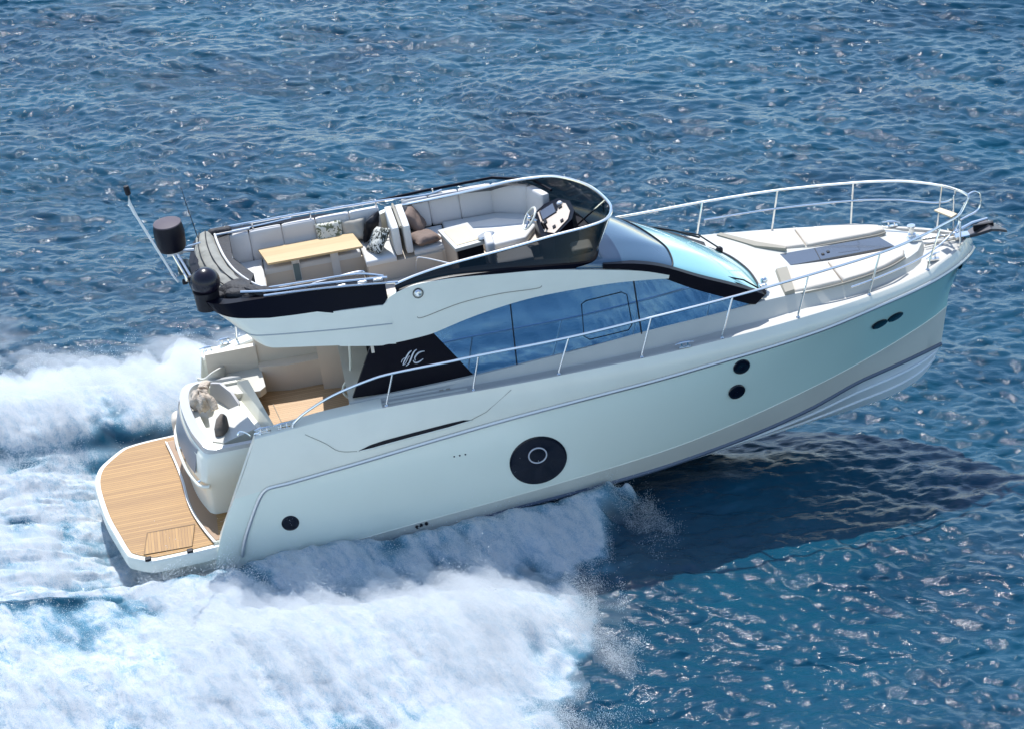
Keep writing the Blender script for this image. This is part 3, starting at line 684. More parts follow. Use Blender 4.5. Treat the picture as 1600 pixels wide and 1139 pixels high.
# ------------------------------------------------------------------ superstructure sides
def tap(x): t = max(0, x-8.2); return .041*t*t
def ys(x, z, off=0): return 1.64-.13*(z-2.5)-tap(x)+off
def ruled(pairs, off, th, sg, n=10, m=6):
    b = resample(smooth_path([(p[0][0], 0, p[0][1]) for p in pairs], 5), n) if len(pairs) > 2 else resample([(p[0][0], 0, p[0][1]) for p in pairs], n)
    # keep bottom and top in step with one another
    rows = []; N = len(pairs)
    for i in range(N-1):
        k = max(2, int(n/(N-1)))
        for j in range(k+(1 if i == N-2 else 0)):
            t = j/k; g = lambda q, w: (cr1([pp[w] for pp in pairs], i, t))
            B_, T_ = g(0, 0), g(0, 1); row = []
            for a in range(m+1):
                s = a/m; x = B_[0]*(1-s)+T_[0]*s; z = B_[1]*(1-s)+T_[1]*s; row.append((x, sg*ys(x, z, off), z))
            rows.append(row)
    mb = MB(); mb.sheet(rows, th, (0, -sg, 0)); return mb
def cr1(P, i, t):
    g = lambda k: np.array(P[min(max(k, 0), len(P)-1)], float); p0, p1, p2, p3 = g(i-1), g(i), g(i+1), g(i+2)
    return .5*((2*p1)+(p2-p0)*t+(2*p0-5*p1+4*p2-p3)*t*t+(3*p1-p0-3*p2+p3)*t**3)
PANEL = [((4.47, 2.44), (4.93, 3.30)), ((5.4, 2.40), (5.45, 3.34)), ((6.44, 2.40), (5.86, 3.36))]
GLASS = [((6.44, 2.42), (5.86, 3.34)), ((7.14, 2.47), (6.72, 3.52)), ((8.1, 2.54), (7.8, 3.60)), ((9.0, 2.58), (8.9, 3.58)), ((9.75, 2.59), (9.66, 3.44)), ((10.33, 2.58), (10.12, 3.14)), ((10.75, 2.57), (10.6, 2.86)), ((11.02, 2.57), (10.97, 2.64))]
PILLAR = [((8.72, 3.80), (8.74, 3.87)), ((9.2, 3.66), (9.25, 3.76)), ((9.60, 3.45), (9.70, 3.59)), ((10.12, 3.11), (10.25, 3.27)), ((10.6, 2.83), (10.74, 3.0)), ((10.97, 2.61), (11.2, 2.72)), ((11.10, 2.56), (11.27, 2.66))]
for sg in (-1, 1):
    pn_ = PANEL; p = part(ruled(pn_, -.01, .05, sg, 12), 'quarter_panel', NAVY)
    gl = GLASS if sg < 0 else GLASS[:3]+[((8.8, 2.58), (8.6, 3.5))]
    g = part(ruled(gl, 0, .03, sg, 40), 'side_window', SIDEGLASS)
    if sg < 0:
        part(ruled(PILLAR, .045, .12, sg, 36, 4), 'windshield_pillar', NAVY)
        # emblem on the quarter panel: a slanted two letter monogram
        for k, s_ in enumerate([[(5.344, 2.828), (5.389, 2.901), (5.447, 2.978), (5.486, 3.018), (5.522, 3.038)], [(5.35, 2.827), (5.393, 2.852), (5.444, 2.924), (5.476, 2.958)], [(5.391, 2.805), (5.442, 2.836), (5.476, 2.883), (5.522, 2.963), (5.563, 3.016), (5.606, 3.041)], [(5.722, 2.987), (5.674, 2.99), (5.621, 2.977), (5.568, 2.933), (5.549, 2.896), (5.556, 2.86)], [(5.519, 2.874), (5.533, 2.838), (5.569, 2.823), (5.616, 2.834), (5.679, 2.866)], [(5.329, 2.875), (5.352, 2.915), (5.395, 2.941)]]):
            P_ = smooth_path([(x, -ys(x, z, -.004), z) for x, z in s_], 4); n = len(P_)
            part(MB().tube(P_, [(.006 if k in (1, 5) else .005+.009*math.sin(math.pi*(i+.5)/n)) for i in range(n)], 5), 'monogram_stroke', mat('silver lettering', (.7, .7, .72), .4, metal=.3), p)
    # seams between panes and the frame of the sliding pane
    def seam(pts, r=.008, closed=False): return MB().tube([(x, sg*ys(x, z, .006), z) for x, z in pts], r, 5, closed=closed)
    part(seam([(7.13, 2.44), (7.19, 3.56)], .010), 'pane_seam', BLACK, g)
    part(seam([(9.18, 2.56), (9.18, 3.54)], .012), 'pane_seam', BLACK, g)
    part(seam([(8.30, 3.27), (8.38, 3.31), (8.96, 3.33), (9.04, 3.27), (9.05, 2.76), (8.98, 2.68), (8.34, 2.66), (8.26, 2.73)], .008, True), 'sliding_pane_frame', BLACK, g)
# dark inner body behind the glass and under the roof
ib = MB(); rows = []
for x, zt_, w in ((4.95, 3.2, .12), (6, 3.3, .12), (7, 3.5, .12), (8, 3.55, .12), (9, 3.4, .12), (9.6, 3.15, .12), (10.2, 2.85, .12), (10.8, 2.55, .14)):
    rows.append([(x, -(ys(x, 2.3)-w), 2.3), (x, -(ys(x, zt_)-w), zt_), (x, 0, zt_+.02), (x, (ys(x, zt_)-w)*(1 if x < 9.3 else .9), zt_), (x, (ys(x, 2.3)-w)*(1 if x < 9.8 else .8), 2.3)])
ib.grid(rows); part(ib, 'saloon_body', DARKIN)

# moulded base that the cabin and the sun pads stand on
CB = [(4.4, 1.76, 1.68, 2.40), (6, 1.78, 1.69, 2.43), (8, 1.76, 1.665, 2.53), (9.6, 1.66, 1.55, 2.60), (10.5, 1.52, 1.42, 2.58), (11.24, 1.42, 1.29, 2.57), (11.86, 1.30, 1.16, 2.52), (12.73, 1.13, 1.00, 2.48), (13.54, .83, .70, 2.455), (13.92, .60, .46, 2.445), (14.10, .36, .24, 2.44), (14.18, .10, .04, 2.435)]
cb = MB(); rows = []
for k in range(60):
    x = 4.4+(14.18-4.4)*k/59; yb = cub([(a[0], a[1]) for a in CB], x); yt = cub([(a[0], a[2]) for a in CB], x); zt_ = cub([(a[0], a[3]) for a in CB], x); zd = cub(GZ, x)-.05
    h = [(-yb-.04, zd), (-yb, zd+.04), (-(yt+.03), zt_-.04), (-yt, zt_), (-yt*.6, zt_+.012), (0, zt_+.02)]
    rows.append([(x, a, b) for a, b in h]+[(x, -a, b) for a, b in h[::-1][1:]])
cb.grid(rows); cb.add([rows[0][i] for i in range(len(rows[0]))], [tuple(range(len(rows[0])))])
part(cb, 'coach_roof', GEL_SUN_DIM, angle=30)

# white swept arch on each flank that carries the flybridge
WING = [((4.42, 3.36), (4.42, 3.94)), ((5.01, 3.25), (5.10, 3.90)), ((5.15, 3.245), (5.22, 3.90)), ((5.3, 3.245), (5.33, 4.00)), ((5.5, 3.25), (5.52, 4.08)), ((5.75, 3.265), (5.73, 4.12)), ((5.95, 3.29), (6.0, 4.13)), ((6.48, 3.41), (6.45, 4.11)), ((7.11, 3.51), (7.1, 4.04)), ((7.74, 3.555), (7.8, 3.96)), ((8.67, 3.54), (8.7, 3.78)), ((9.3, 3.47), (9.32, 3.62)), ((9.74, 3.39), (9.76, 3.44))]
for sg in (-1, 1):
    w = part(ruled(WING if sg < 0 else WING[:9]+[((7.74, 3.555), (7.7, 3.97)), ((8.2, 3.56), (8.1, 3.80))], .05, .12, sg, 70, 8), 'side_arch', GEL)
    if sg < 0:
        ln = smooth_path([(x, -ys(x, z, .053), z) for x, z in ((5.70, 3.60), (5.80, 3.575), (6.41, 3.69), (7.04, 3.72), (7.62, 3.69), (7.72, 3.72))], 5)
        part(MB().tube(ln, .007, 5), 'styling_line', TAUPE, w)
        part(MB().lathe([(.001, .05), (.04, .045), (.065, .02), (.07, 0)], (5.78, -ys(5.78, 3.98, .05), 3.98), 16, (0, -1, .1)), 'side_light', STEEL, w)
        part(MB().lathe([(.072, .0), (.085, .012), (.085, 0)], (5.78, -ys(5.78, 3.98, .048), 3.98), 16, (0, -1, .1)), 'light_bezel', BLACK, w)

# flybridge tub: black coaming above, white belly below, wrapped round the stern
def tub(hw, xa, zf, cr, xf=5.3):
    P_ = []
    for k in range(6): P_.append((xf+(xa+cr-xf)*k/6, -hw))
    for k in range(9):
        a = math.pi/2*k/8; P_.append((xa+cr-cr*math.sin(a), -hw+cr-cr*math.cos(a)))
    for k in range(1, 6): P_.append((xa-.10*math.sin(math.pi*k/6), (-hw+cr)+(2*hw-2*cr)*k/6))
    for k in range(9):
        a = math.pi/2*(1-k/8); P_.append((xa+cr-cr*math.sin(a), hw-cr+cr*math.cos(a)))
    for k in range(1, 7): P_.append((xa+cr+(xf-xa-cr)*k/6, hw))
    return [(x, y, zf(x)) for x, y in P_]
zc = lambda x: float(np.interp(x, [2.3, 3.1, 4.5, 5.3], [4.37, 4.34, 4.29, 4.19]))
zs_ = lambda x: float(np.interp(x, [2.5, 2.7, 3.5, 4.3, 4.46, 4.56, 5.3], [4.20, 4.18, 4.03, 3.99, 3.95, 3.87, 3.86]))
zk = lambda x: float(np.interp(x, [2.7, 3.1, 4.3, 5.3], [3.92, 3.70, 3.42, 3.24]))
zq = lambda x: float(np.interp(x, [2.8, 3.1, 3.5, 4.5, 5.3], [3.98, 3.82, 3.76, 3.64, 3.57]))
zk = lambda x: float(np.interp(x, [2.98, 3.12, 3.32, 4.31, 5.3], [3.82, 3.68, 3.57, 3.40, 3.22]))
T0 = tub(1.22, 2.55, zc, .45); T1 = tub(1.36, 2.38, zc, .50); T2 = tub(1.50, 2.55, zs_, .50); T3 = tub(1.56, 2.80, zq, .48); T3b = tub(1.585, 3.00, zk, .46); T4 = tub(1.45, 3.18, lambda x: zk(x)-.05, .46)
BI = [(x, y, 3.46) for x, y, z in tub(1.20, 3.32, zc, .45)]
part(MB().grid([BI, T0, T1, T2]), 'flybridge_coaming', NAVY, angle=30)
fb = MB(); fb.grid([[(p[0]-.004, p[1]*1.002, p[2]) for p in T2], T3]); fb.grid([T3, T3b]); fb.grid([T3b, T4]); fb.add(T4, [tuple(range(len(T4)))]); 
part(fb, 'flybridge_belly', GEL, angle=30)
part(MB().tube([np.array(p)+np.array([-.004, 0, 0]) for p in T3], .012, 5), 'belly_crease', mat('grey crease', (.40, .42, .42), .5))
# floor of the flybridge
part(MB().prism([(3.35, -1.22), (8.3, -1.25), (8.6, -.8), (8.6, .7), (8.0, 1.2), (3.35, 1.22)], 3.38, 3.44), 'flybridge_floor', INTER)

# coaming forward of the tub (black) down which the smoked screen runs
TUBE = [(5.45, -1.40, 4.16), (5.8, -1.33, 4.21), (6.33, -1.31, 4.28), (7.36, -1.30, 4.36), (7.99, -1.29, 4.42), (8.61, -1.27, 4.46), (8.9, -1.22, 4.50), (9.02, -1.05, 4.53), (9.03, -.72, 4.55), (8.84, -.05, 4.55), (8.5, .48, 4.53), (8.2, .68, 4.52), (7.67, .79, 4.5), (7.24, .85, 4.45), (6.53, 1.0, 4.35), (5.6, 1.12, 4.28)]
BASE = [(5.45, -1.44, 4.10), (5.8, -1.43, 4.13), (6.3, -1.43, 4.15), (7.2, -1.44, 4.10), (7.8, -1.44, 4.03), (8.4, -1.42, 3.95), (8.62, -1.35, 3.94), (8.72, -1.08, 3.98), (8.76, -.72, 4.02), (8.62, -.05, 4.05), (8.38, .6, 4.03), (8.05, 1.0, 4.0), (7.5, 1.25, 4.02), (7.1, 1.34, 4.06), (6.5, 1.40, 4.12), (5.6, 1.42, 4.14)]
tb = smooth_path(TUBE, 6); bs = smooth_path(BASE, 6)
mid = [.5*(a+b) for a, b in zip(tb, bs)]
ws = part(MB().grid([bs, mid, tb]), 'flybridge_windscreen', SMOKE)
part(MB().tube(tb, .026, 8), 'screen_rail', STEEL, ws)
for i in (49, 40): part(MB().tube([tb[i], bs[i]+(np.array([-.25, .3, 0]) if i == 49 else 0)], .016, 6), 'screen_strut', STEEL, ws)
out_ = [np.array([p[0]+(.02 if p[0] > 8.5 else 0), p[1]*1.03, p[2]-.012]) for p in bs]
inn_ = [np.array([p[0]-(.28 if p[0] > 8.3 else 0), p[1]*.86, p[2]+.0]) for p in bs]
inl = [np.array([p[0], p[1], 3.44]) for p in inn_]
part(MB().grid([inl, inn_, bs, out_, [p-np.array([0, 0, .16]) for p in out_]]), 'windscreen_coaming', NAVY, angle=30)

# dark roof glass and the pale windshield below it
R0_ = [(8.3, -1.50, 3.90), (8.62, -1.42, 3.92), (8.75, -1.08, 3.97), (8.79, -.7, 4.01), (8.65, -.05, 4.04), (8.40, .6, 4.01), (8.0, 1.2, 3.93)]
R1_ = [(9.72, -1.40, 3.47), (9.86, -1.26, 3.50), (9.88, -.9, 3.54), (9.82, -.6, 3.57), (9.60, 0, 3.58), (9.36, .6, 3.52), (9.1, 1.2, 3.36)]
R2_ = [(11.16, -1.22, 2.63), (11.24, -1.05, 2.60), (11.25, -.6, 2.60), (11.18, -.1, 2.60), (10.96, .5, 2.60), (10.55, 1.05, 2.58), (9.95, 1.55, 2.55)]
def skin(a, b, n, bulge):
    a, b = smooth_path(a, 5), smooth_path(b, 5); rows = []
    for k in range(n+1):
        t = k/n; rows.append([p*(1-t)+q_*t+np.array([bulge*.5, 0, bulge])*4*t*(1-t)*.5 for p, q_ in zip(a, b)])
    return rows
part(MB().sheet(skin(R0_, R1_, 10, .10), .03, (0, 0, -1)), 'roof_glass', ROOFGLASS, angle=50)
wsd = part(MB().sheet(skin(R1_, R2_, 12, .10), .03, (-.3, 0, -1)), 'windshield', WSHIELD, angle=50)
part(MB().tube([np.array(p)+np.array([0, 0, .01]) for p in smooth_path(R2_, 5)], .022, 6), 'windshield_seal', BLACK, wsd)
part(MB().tube([np.array(p)+np.array([0, 0, .012]) for p in smooth_path(R1_, 5)], .012, 6), 'roof_seam', NAVY, wsd)
# wipers lying on the glass
def wiper(P_, Q, arm):
    w = part(MB().tube(P_, .018, 5), 'wiper', BLACK, wsd)
    part(MB().tube(arm, .014, 5), 'wiper_arm', BLACK, wsd); part(MB().lathe([(.06, 0), (.06, .05), (.03, .08)], Q, 10), 'wiper_motor', BLACK, wsd)
wiper([(10.36, -.98, 3.17), (10.75, -1.10, 2.95), (11.1, -1.18, 2.76)], (11.27, -1.10, 2.60), [(10.6, -1.04, 3.05), (11.0, -1.0, 2.86), (11.27, -1.10, 2.66)])
wiper([(9.9, 1.22, 2.98), (10.25, .92, 2.98), (10.6, .62, 2.93)], (10.9, .60, 2.62), [(10.2, .96, 2.98), (10.6, .75, 2.92), (10.9, .60, 2.68)])
part(MB().rbox((11.30, -1.0, 2.67), (.14, .12, .12), .03).ball((11.34, -.92, 2.74), .06, 8), 'horn', STEEL)

# ------------------------------------------------------------------ foredeck
def pad(out, z0, z1, name, m, shrink=.03):
    cx = sum(p[0] for p in out)/len(out); cy = sum(p[1] for p in out)/len(out)
    P_ = [tuple(p[:2]) for p in out]; ins = lambda d: [(x+(cx-x)*d/max(.3, math.hypot(cx-x, cy-y)), y+(cy-y)*d/max(.3, math.hypot(cx-x, cy-y))) for x, y in P_]
    mb = MB(); lv = [(ins(.01), z0), (P_, z0+.03), (P_, z1-.03), (ins(.015), z1-.008), (ins(.05), z1)]
    mb.grid([[(x, y, z) for x, y in L_] for L_, z in lv], cv=True); n = len(P_)
    mb.add([(x, y, z1) for x, y in lv[-1][0]], [tuple(range(n))]); mb.add([(x, y, z0) for x, y in lv[0][0]], [tuple(range(n))])
    return part(mb, name, m, angle=60)
def dense(P_, k=4): return [((a[0]*(k-j)+b[0]*j)/k, (a[1]*(k-j)+b[1]*j)/k) for a, b in zip(P_, P_[1:]+P_[:1]) for j in range(k)]
pad(dense([(11.78, -.30), (11.72, -.70), (11.74, -1.12), (12.05, -1.10), (12.58, -1.05), (12.50, -.30)]), 2.46, 2.555, 'sun_pad', CUSHW)
pad(dense([(12.52, -.30), (12.60, -1.045), (13.0, -.97), (13.35, -.83), (13.72, -.60), (13.78, -.40), (13.62, -.30)]), 2.46, 2.55, 'sun_pad', CUSHW)
pad(dense([(11.05, 1.24), (11.35, 1.22), (11.7, 1.12), (12.25, 1.03), (12.30, .38), (11.9, .42), (11.5, .72)]), 2.46, 2.565, 'sun_pad', CUSHW)
pad(dense([(12.27, 1.03), (12.75, .95), (13.25, .82), (13.6, .60), (13.66, .40), (13.4, .36), (12.32, .38)]), 2.46, 2.555, 'sun_pad', CUSHW)
# wedge headrests at the after end of each pad
part(MB().prism([(11.60, -.34), (11.60, -1.20), (11.78, -1.16), (11.84, -.32)], 2.50, 2.60, top=[(11.66, -.34), (11.62, -1.19), (11.78, -1.15), (11.84, -.33)]), 'pad_headrest', TAUPE)
part(MB().prism([(10.98, 1.26), (11.50, .60), (11.95, .30), (11.98, .36), (11.55, .74), (11.06, 1.30)], 2.50, 2.60), 'pad_headrest', TAUPE)
for out2 in ([(11.72, -1.16), (12.58, -1.10), (13.35, -.88), (13.74, -.63)], [(11.9, .37), (12.4, .34), (13.4, .32), (13.66, .37)]):
    part(MB().tube(smooth_path([(x, y, 2.50) for x, y in out2], 5), .018, 6), 'pad_piping', TAUPE)
ht = MB().prism([(11.84, .25), (11.92, -.20), (13.66, -.22), (13.50, .20)], 2.45, 2.54); hatch = part(ht, 'deck_hatch', HATCH)
part(MB().box((12.42, .01, 2.542), (.012, .42, .006)), 'hatch_seam', BLACK, hatch)
for x in (12.50, 12.60): part(MB().rbox((x, -.02+.05*(x-12.55)*10, 2.545), (.05, .06, .02), .008), 'hatch_catch', BLACK, hatch)
part(MB().tube([(12.75, -.10, 2.538), (13.1, -.14, 2.538), (13.1, .02, 2.538)], .005, 4), 'hatch_handle', BLACK, hatch)
# windlass, chain, cleats
wl = part(MB().rbox((14.05, .02, 2.46), (.22, .20, .10), .03), 'windlass', STEEL)
part(MB().lathe([(.07, 0), (.07, .05), (.04, .07), (.045, .15), (.07, .17), (.07, .20)], (14.03, .07, 2.50), 14), 'windlass_drum', STEEL, wl)
ch = MB()
for k in range(24):
    x = 14.14+k*.028; ch.ball((x, .02-.04*k/24, 2.44+.004*(k % 2)+.04*max(0, k-18)/6), .014, 5, (1.6, 1 if k % 2 else .5, .5 if k % 2 else 1))
part(ch, 'anchor_chain', STEELD, wl)
part(MB().tube([(14.2, .10, 2.38), (14.75, .06, 2.38)], .012, 5).tube([(14.2, -.10, 2.38), (14.75, -.09, 2.38)], .012, 5), 'anchor_locker_seam', TAUPE)
def cleat(x, y, z, ang=0):
    c_, s_ = math.cos(ang), math.sin(ang); f = lambda a, b, c: (x+a*c_-b*s_, y+a*s_+b*c_, z+c)
    part(MB().tube(smooth_path([f(-.15, 0, .07), f(-.06, 0, .085), f(.06, 0, .085), f(.15, 0, .07)], 3), [.01]*3+[.018]*4+[.01]*3, 6).tube([f(-.05, 0, 0), f(-.05, 0, .08)], .016, 6).tube([f(.05, 0, 0), f(.05, 0, .08)], .016, 6).rbox(f(0, 0, .005), (.2, .07, .02), .008), 'mooring_cleat', STEEL)
cleat(9.80, -1.93, 2.37); cleat(9.80, 1.93, 2.37); cleat(13.88, .90, 2.32, -.45); cleat(14.22, -.52, 2.32, .5)
cleat(3.0, -1.93, 2.30, .1); cleat(3.32, -1.95, 2.32, .1); cleat(2.26, 1.93, 1.88); cleat(2.56, 1.95, 1.96)
part(MB().tube(smooth_path([(2.78, -1.92, 2.26), (2.72, -1.93, 2.34), (2.62, -1.95, 2.40), (2.58, -1.97, 2.36)], 3), .016, 6), 'fairlead', STEEL)
part(MB().tube([(2.84, -1.88, 2.27), (2.95, -1.97, 2.29)], .02, 6), 'fairlead', STEEL)
# anchor on its roller
an = part(MB().prism([(14.72, -.10), (15.12, -.07), (15.12, .07), (14.72, .10)], 2.36, 2.40), 'anchor_roller', STEEL)
part(MB().tube([(14.75, 0, 2.46), (15.05, 0, 2.57), (15.30, 0, 2.60)], [.03, .028, .02], 6), 'anchor_shank', STEEL, an)
fl = MB(); rows = [[(14.80, -.02, 2.36), (14.80, .02, 2.36)], [(15.05, -.12, 2.42), (15.05, .12, 2.42)], [(15.30, -.20, 2.50), (15.30, .20, 2.50)], [(15.45, -.10, 2.42), (15.45, .10, 2.42)], [(15.60, -.02, 2.33), (15.60, .02, 2.33)]]
fl.sheet(rows, .05, (.2, 0, -1)); part(fl, 'anchor_fluke', mat('dark galvanised anchor', (.10, .095, .10), .4, metal=.5), an)
part(MB().box((15.22, 0, 2.44), (.34, .05, .16)), 'anchor_web', BLACK, an)
# steel stem plate
sp = MB(); rows = []
for z in np.linspace(1.75, 2.36, 6):
    rows.append([(cub([(1.1, 14.5), (1.6, 14.66), (2.12, 15.03), (2.36, 14.96)], z)-.28*abs(t)+.012, .38*t, z) for t in np.linspace(-1, 1, 9)])
part(MB().grid(rows), 'stem_plate', STEEL)

# bow rail (one welded piece) with its stanchions
yr = lambda x: cub(GY, x)-.05
rt_s = [(3.45, -2.0, 2.30), (3.49, -2.0, 2.40), (3.72, -2.0, 2.56), (4.16, -2.0, 2.75), (4.75, -2.01, 2.90), (5.15, -2.02, 2.95), (6.04, -2.02, 2.96), (6.53, -2.02, 2.97), (7.98, -2.0, 2.97), (9.32, -1.94, 3.01), (10.67, -1.79, 3.02), (11.96, -1.54, 3.01), (13.22, -1.18, 2.97), (14.0, -.78, 2.92), (14.40, -.50, 2.89), (14.76, -.20, 2.85), (14.92, -.10, 2.98), (14.99, -.08, 3.08), (14.95, -.02, 3.14), (14.85, .10, 3.17), (14.69, .30, 3.18), (14.40, .56, 3.18), (14.01, .83, 3.17), (13.32, 1.13, 3.14), (12.13, 1.50, 3.08), (10.88, 1.75, 3.0), (9.44, 1.92, 2.93), (7.98, 2.0, 2.95), (6.53, 2.02, 2.97), (5.15, 2.02, 2.93), (4.16, 2.0, 2.75), (3.45, 2.0, 2.25)]
rail = part(MB().tube(smooth_path(rt_s, 5), .021, 8), 'bow_rail', STEEL)
for (bx_, tx, tz) in ((4.97, 5.15, 2.95), (6.36, 6.53, 2.97), (7.74, 7.98, 2.97), (9.09, 9.32, 3.01), (10.42, 10.67, 3.02), (11.71, 11.96, 3.01), (12.96, 13.22, 2.97), (14.05, 14.36, 2.89)):
    zb = cub(GZ, bx_); part(MB().tube([(bx_, -cub(GY, bx_)+.04, zb-.02), (bx_+.01, -cub(GY, bx_)+.045, zb+.06), (tx, -yr(tx), tz)], .016, 6).lathe([(.035, 0), (.035, .012), (.02, .03)], (bx_, -cub(GY, bx_)+.04, zb), 10), 'stanchion', STEEL, rail)
for (bx_, tx, tz) in ((9.2, 9.40, 2.93), (10.71, 10.88, 3.0), (11.96, 12.13, 3.08), (13.24, 13.35, 3.14), (14.54, 14.66, 3.17), (7.74, 7.98, 2.95), (6.36, 6.53, 2.97), (4.97, 5.15, 2.93), (2.75, 2.80, 2.35)):
    zb = cub(GZ, bx_) if bx_ > 4 else 1.97
    part(MB().tube([(bx_, cub(GY, bx_)-.04, zb-.02), (tx, yr(tx), tz)], .016, 6), 'stanchion', STEEL, rail)
part(MB().tube(smooth_path([(10.87, 1.75, 2.66), (12.01, 1.53, 2.73), (13.28, 1.15, 2.80), (13.98, .84, 2.82), (14.5, .48, 2.83), (14.72, .36, 2.86), (14.84, .30, 2.95), (14.86, .25, 3.1)], 5), .014, 6), 'mid_rail', STEEL, rail)
part(MB().tube(smooth_path([(12.66, -1.37, 2.56), (13.14, -1.19, 2.54), (13.84, -.88, 2.54), (14.31, -.55, 2.55), (14.66, -.25, 2.62), (14.78, -.16, 2.72), (14.80, -.16, 2.86)], 5), .014, 6), 'mid_rail', STEEL, rail)
part(MB().tube(smooth_path([(14.97, -.04, 3.10), (15.10, .0, 3.13), (15.20, .03, 3.06), (15.22, .02, 2.92), (15.14, 0, 2.78), (14.95, -.08, 2.75), (14.82, -.14, 2.74)], 5), .016, 6), 'pulpit_loop', STEEL, rail)
part(MB().tube([(14.74, -.26, 2.25), (14.80, -.18, 2.72)], .018, 6).tube([(14.74, .16, 2.28), (14.83, .26, 3.0)], .015, 6), 'pulpit_leg', STEEL, rail)
part(MB().prism([(14.44, .10), (14.56, .14), (14.76, -.18), (14.64, -.26)], 2.86, 2.885), 'pulpit_seat', IVORY)

# ------------------------------------------------------------------ port lights and details in the hull side
def hull_point(x, z, sg=-1):
    """point of the painted topside at x, z plus its outward normal"""
    def y_at(x_, z_):
        zs = [(cub(TZ, x_), cub(TY, x_)), (cub(MZ, x_), cub(MY, x_)), (cub(KZ, x_), cub(KY_, x_))]
        (a, ya), (b, yb), (c, yc) = zs
        t = (z_-a)/(c-a); m = .5
        return ya*(2*(t-.5)*(t-1))+yb*(-4*t*(t-1))+yc*(2*t*(t-.5))
    y = y_at(x, z); e = .05; dx = (y_at(x+e, z)-y_at(x-e, z))/(2*e); dz = (y_at(x, z+e)-y_at(x, z-e))/(2*e)
    n = np.array([-dx, 1, -dz]); n /= np.linalg.norm(n)
    return np.array([x, sg*y, z]), n*np.array([1, sg, 1])
def port(x, z, r, name='port_light', ring=None, rx=1.0, seat=.0):
    for sg in (-1, 1):
        p, n = hull_point(x, z, sg)
        mb = MB(); rows = []; N = 40 if r > .2 else 24
        for rr, o in ((1.06, -.012), (1.05, .006), (.98, .012), (.94, .008), (.5, .008), (.02, .008)):
            row = []
            for k in range(N):
                a = 2*math.pi*k/N; q, nn = hull_point(x+r*rr*rx*math.cos(a), z+r*rr*math.sin(a), sg); row.append(q+nn*o)
            rows.append(row)
        mb.grid(rows, cv=True); o_ = part(mb, name, PORT, angle=60)
        if ring:
            P_ = []
            for k in range(28):
                a = 2*math.pi*k/28; q, nn = hull_point(x+ring[0]+ring[2]*math.cos(a), z+ring[1]+ring[2]*math.sin(a), sg); P_.append(q+nn*.018)
            part(MB().tube(P_, .012, 6, closed=True), 'opening_ring', mat('light grey ring', (.55, .55, .58), .4), o_)
port(3.12, .67, .135); port(10.67, 1.80, .135); port(10.56, 1.31, .135)
port(7.20, .93, .445, 'round_hull_window', ring=(.0, .12, .145))
for x in (13.12, 13.42):
    for sg in (-1, 1):
        P_ = []; p, n = hull_point(x, 1.64, sg); dirv = np.array([.78, 0, .62]) if 0 else None
        mb = MB(); rows = []
        for rr, o in ((1.0, -.01), (1.0, .008), (.85, .012), (.02, .012)):
            row = []
            for k in range(20):
                a = 2*math.pi*k/20; q, nn = hull_point(x+.145*rr*math.cos(a), 1.64+.085*rr*math.sin(a), sg); row.append(q+nn*o)
            rows.append(row)
        mb.grid(rows, cv=True); part(mb, 'bow_port_light', PORT, angle=60)
# long air intake slot above the knuckle, and the gate seams around it
def flank(x, z, sg=-1, o=.0):
    G_, K_ = (cub(GY, x), cub(GZ, x)), (cub(KY_, x), cub(KZ, x)); t = min(1, max(0, (G_[1]-z)/(G_[1]-K_[1])))
    return np.array([x, sg*(G_[0]*(1-t)+K_[0]*t+.03*math.sin(math.pi*t)+o), z])
for sg in (-1, 1):
    up = [(4.40, 1.765), (4.60, 1.83), (4.82, 1.865), (5.3, 1.905), (5.87, 1.945), (6.12, 1.955), (6.26, 1.925)]; dn = [(4.42, 1.755), (4.62, 1.765), (4.85, 1.79), (5.3, 1.83), (5.87, 1.875), (6.12, 1.905), (6.26, 1.918)]
    mb = MB(); mb.grid([[flank(x, z, sg, .004) for x, z in dense2] for dense2 in (up, dn)]); part(mb, 'air_intake', BLACK)
    part(MB().tube([flank(x, z, sg, .006) for x, z in dn], .014, 5), 'intake_lip', GEL)
    part(MB().tube(smooth_path([flank(x, z, sg, .003) for x, z in ((3.62, 2.2), (3.9, 2.0), (4.1, 1.82), (4.38, 1.76))], 4), .005, 4), 'side_gate_seam', TAUPE)
    part(MB().tube([flank(x, z, sg, .003) for x, z in ((6.24, 1.93), (6.5, 2.02), (6.95, 2.30))], .005, 4), 'side_gate_seam', TAUPE)
    for x in (5.88, 5.97, 6.06):
        q, nn = hull_point(x, 1.33, sg); part(MB().ball(q, .014, 6), 'drain_hole', BLACK)
    for x, z in ((5.10, .10), (5.17, .12), (5.26, .13)):
        q, nn = hull_point(x, z+.12, sg); q[2] -= .10; part(MB().ball(q, .03, 6), 'exhaust_outlet', BLACK)
for x in (5.87, 5.98): part(MB().rbox((x, -1.80, 2.36), (.07, .03, .03), .01), 'filler_cap', TAUPE)

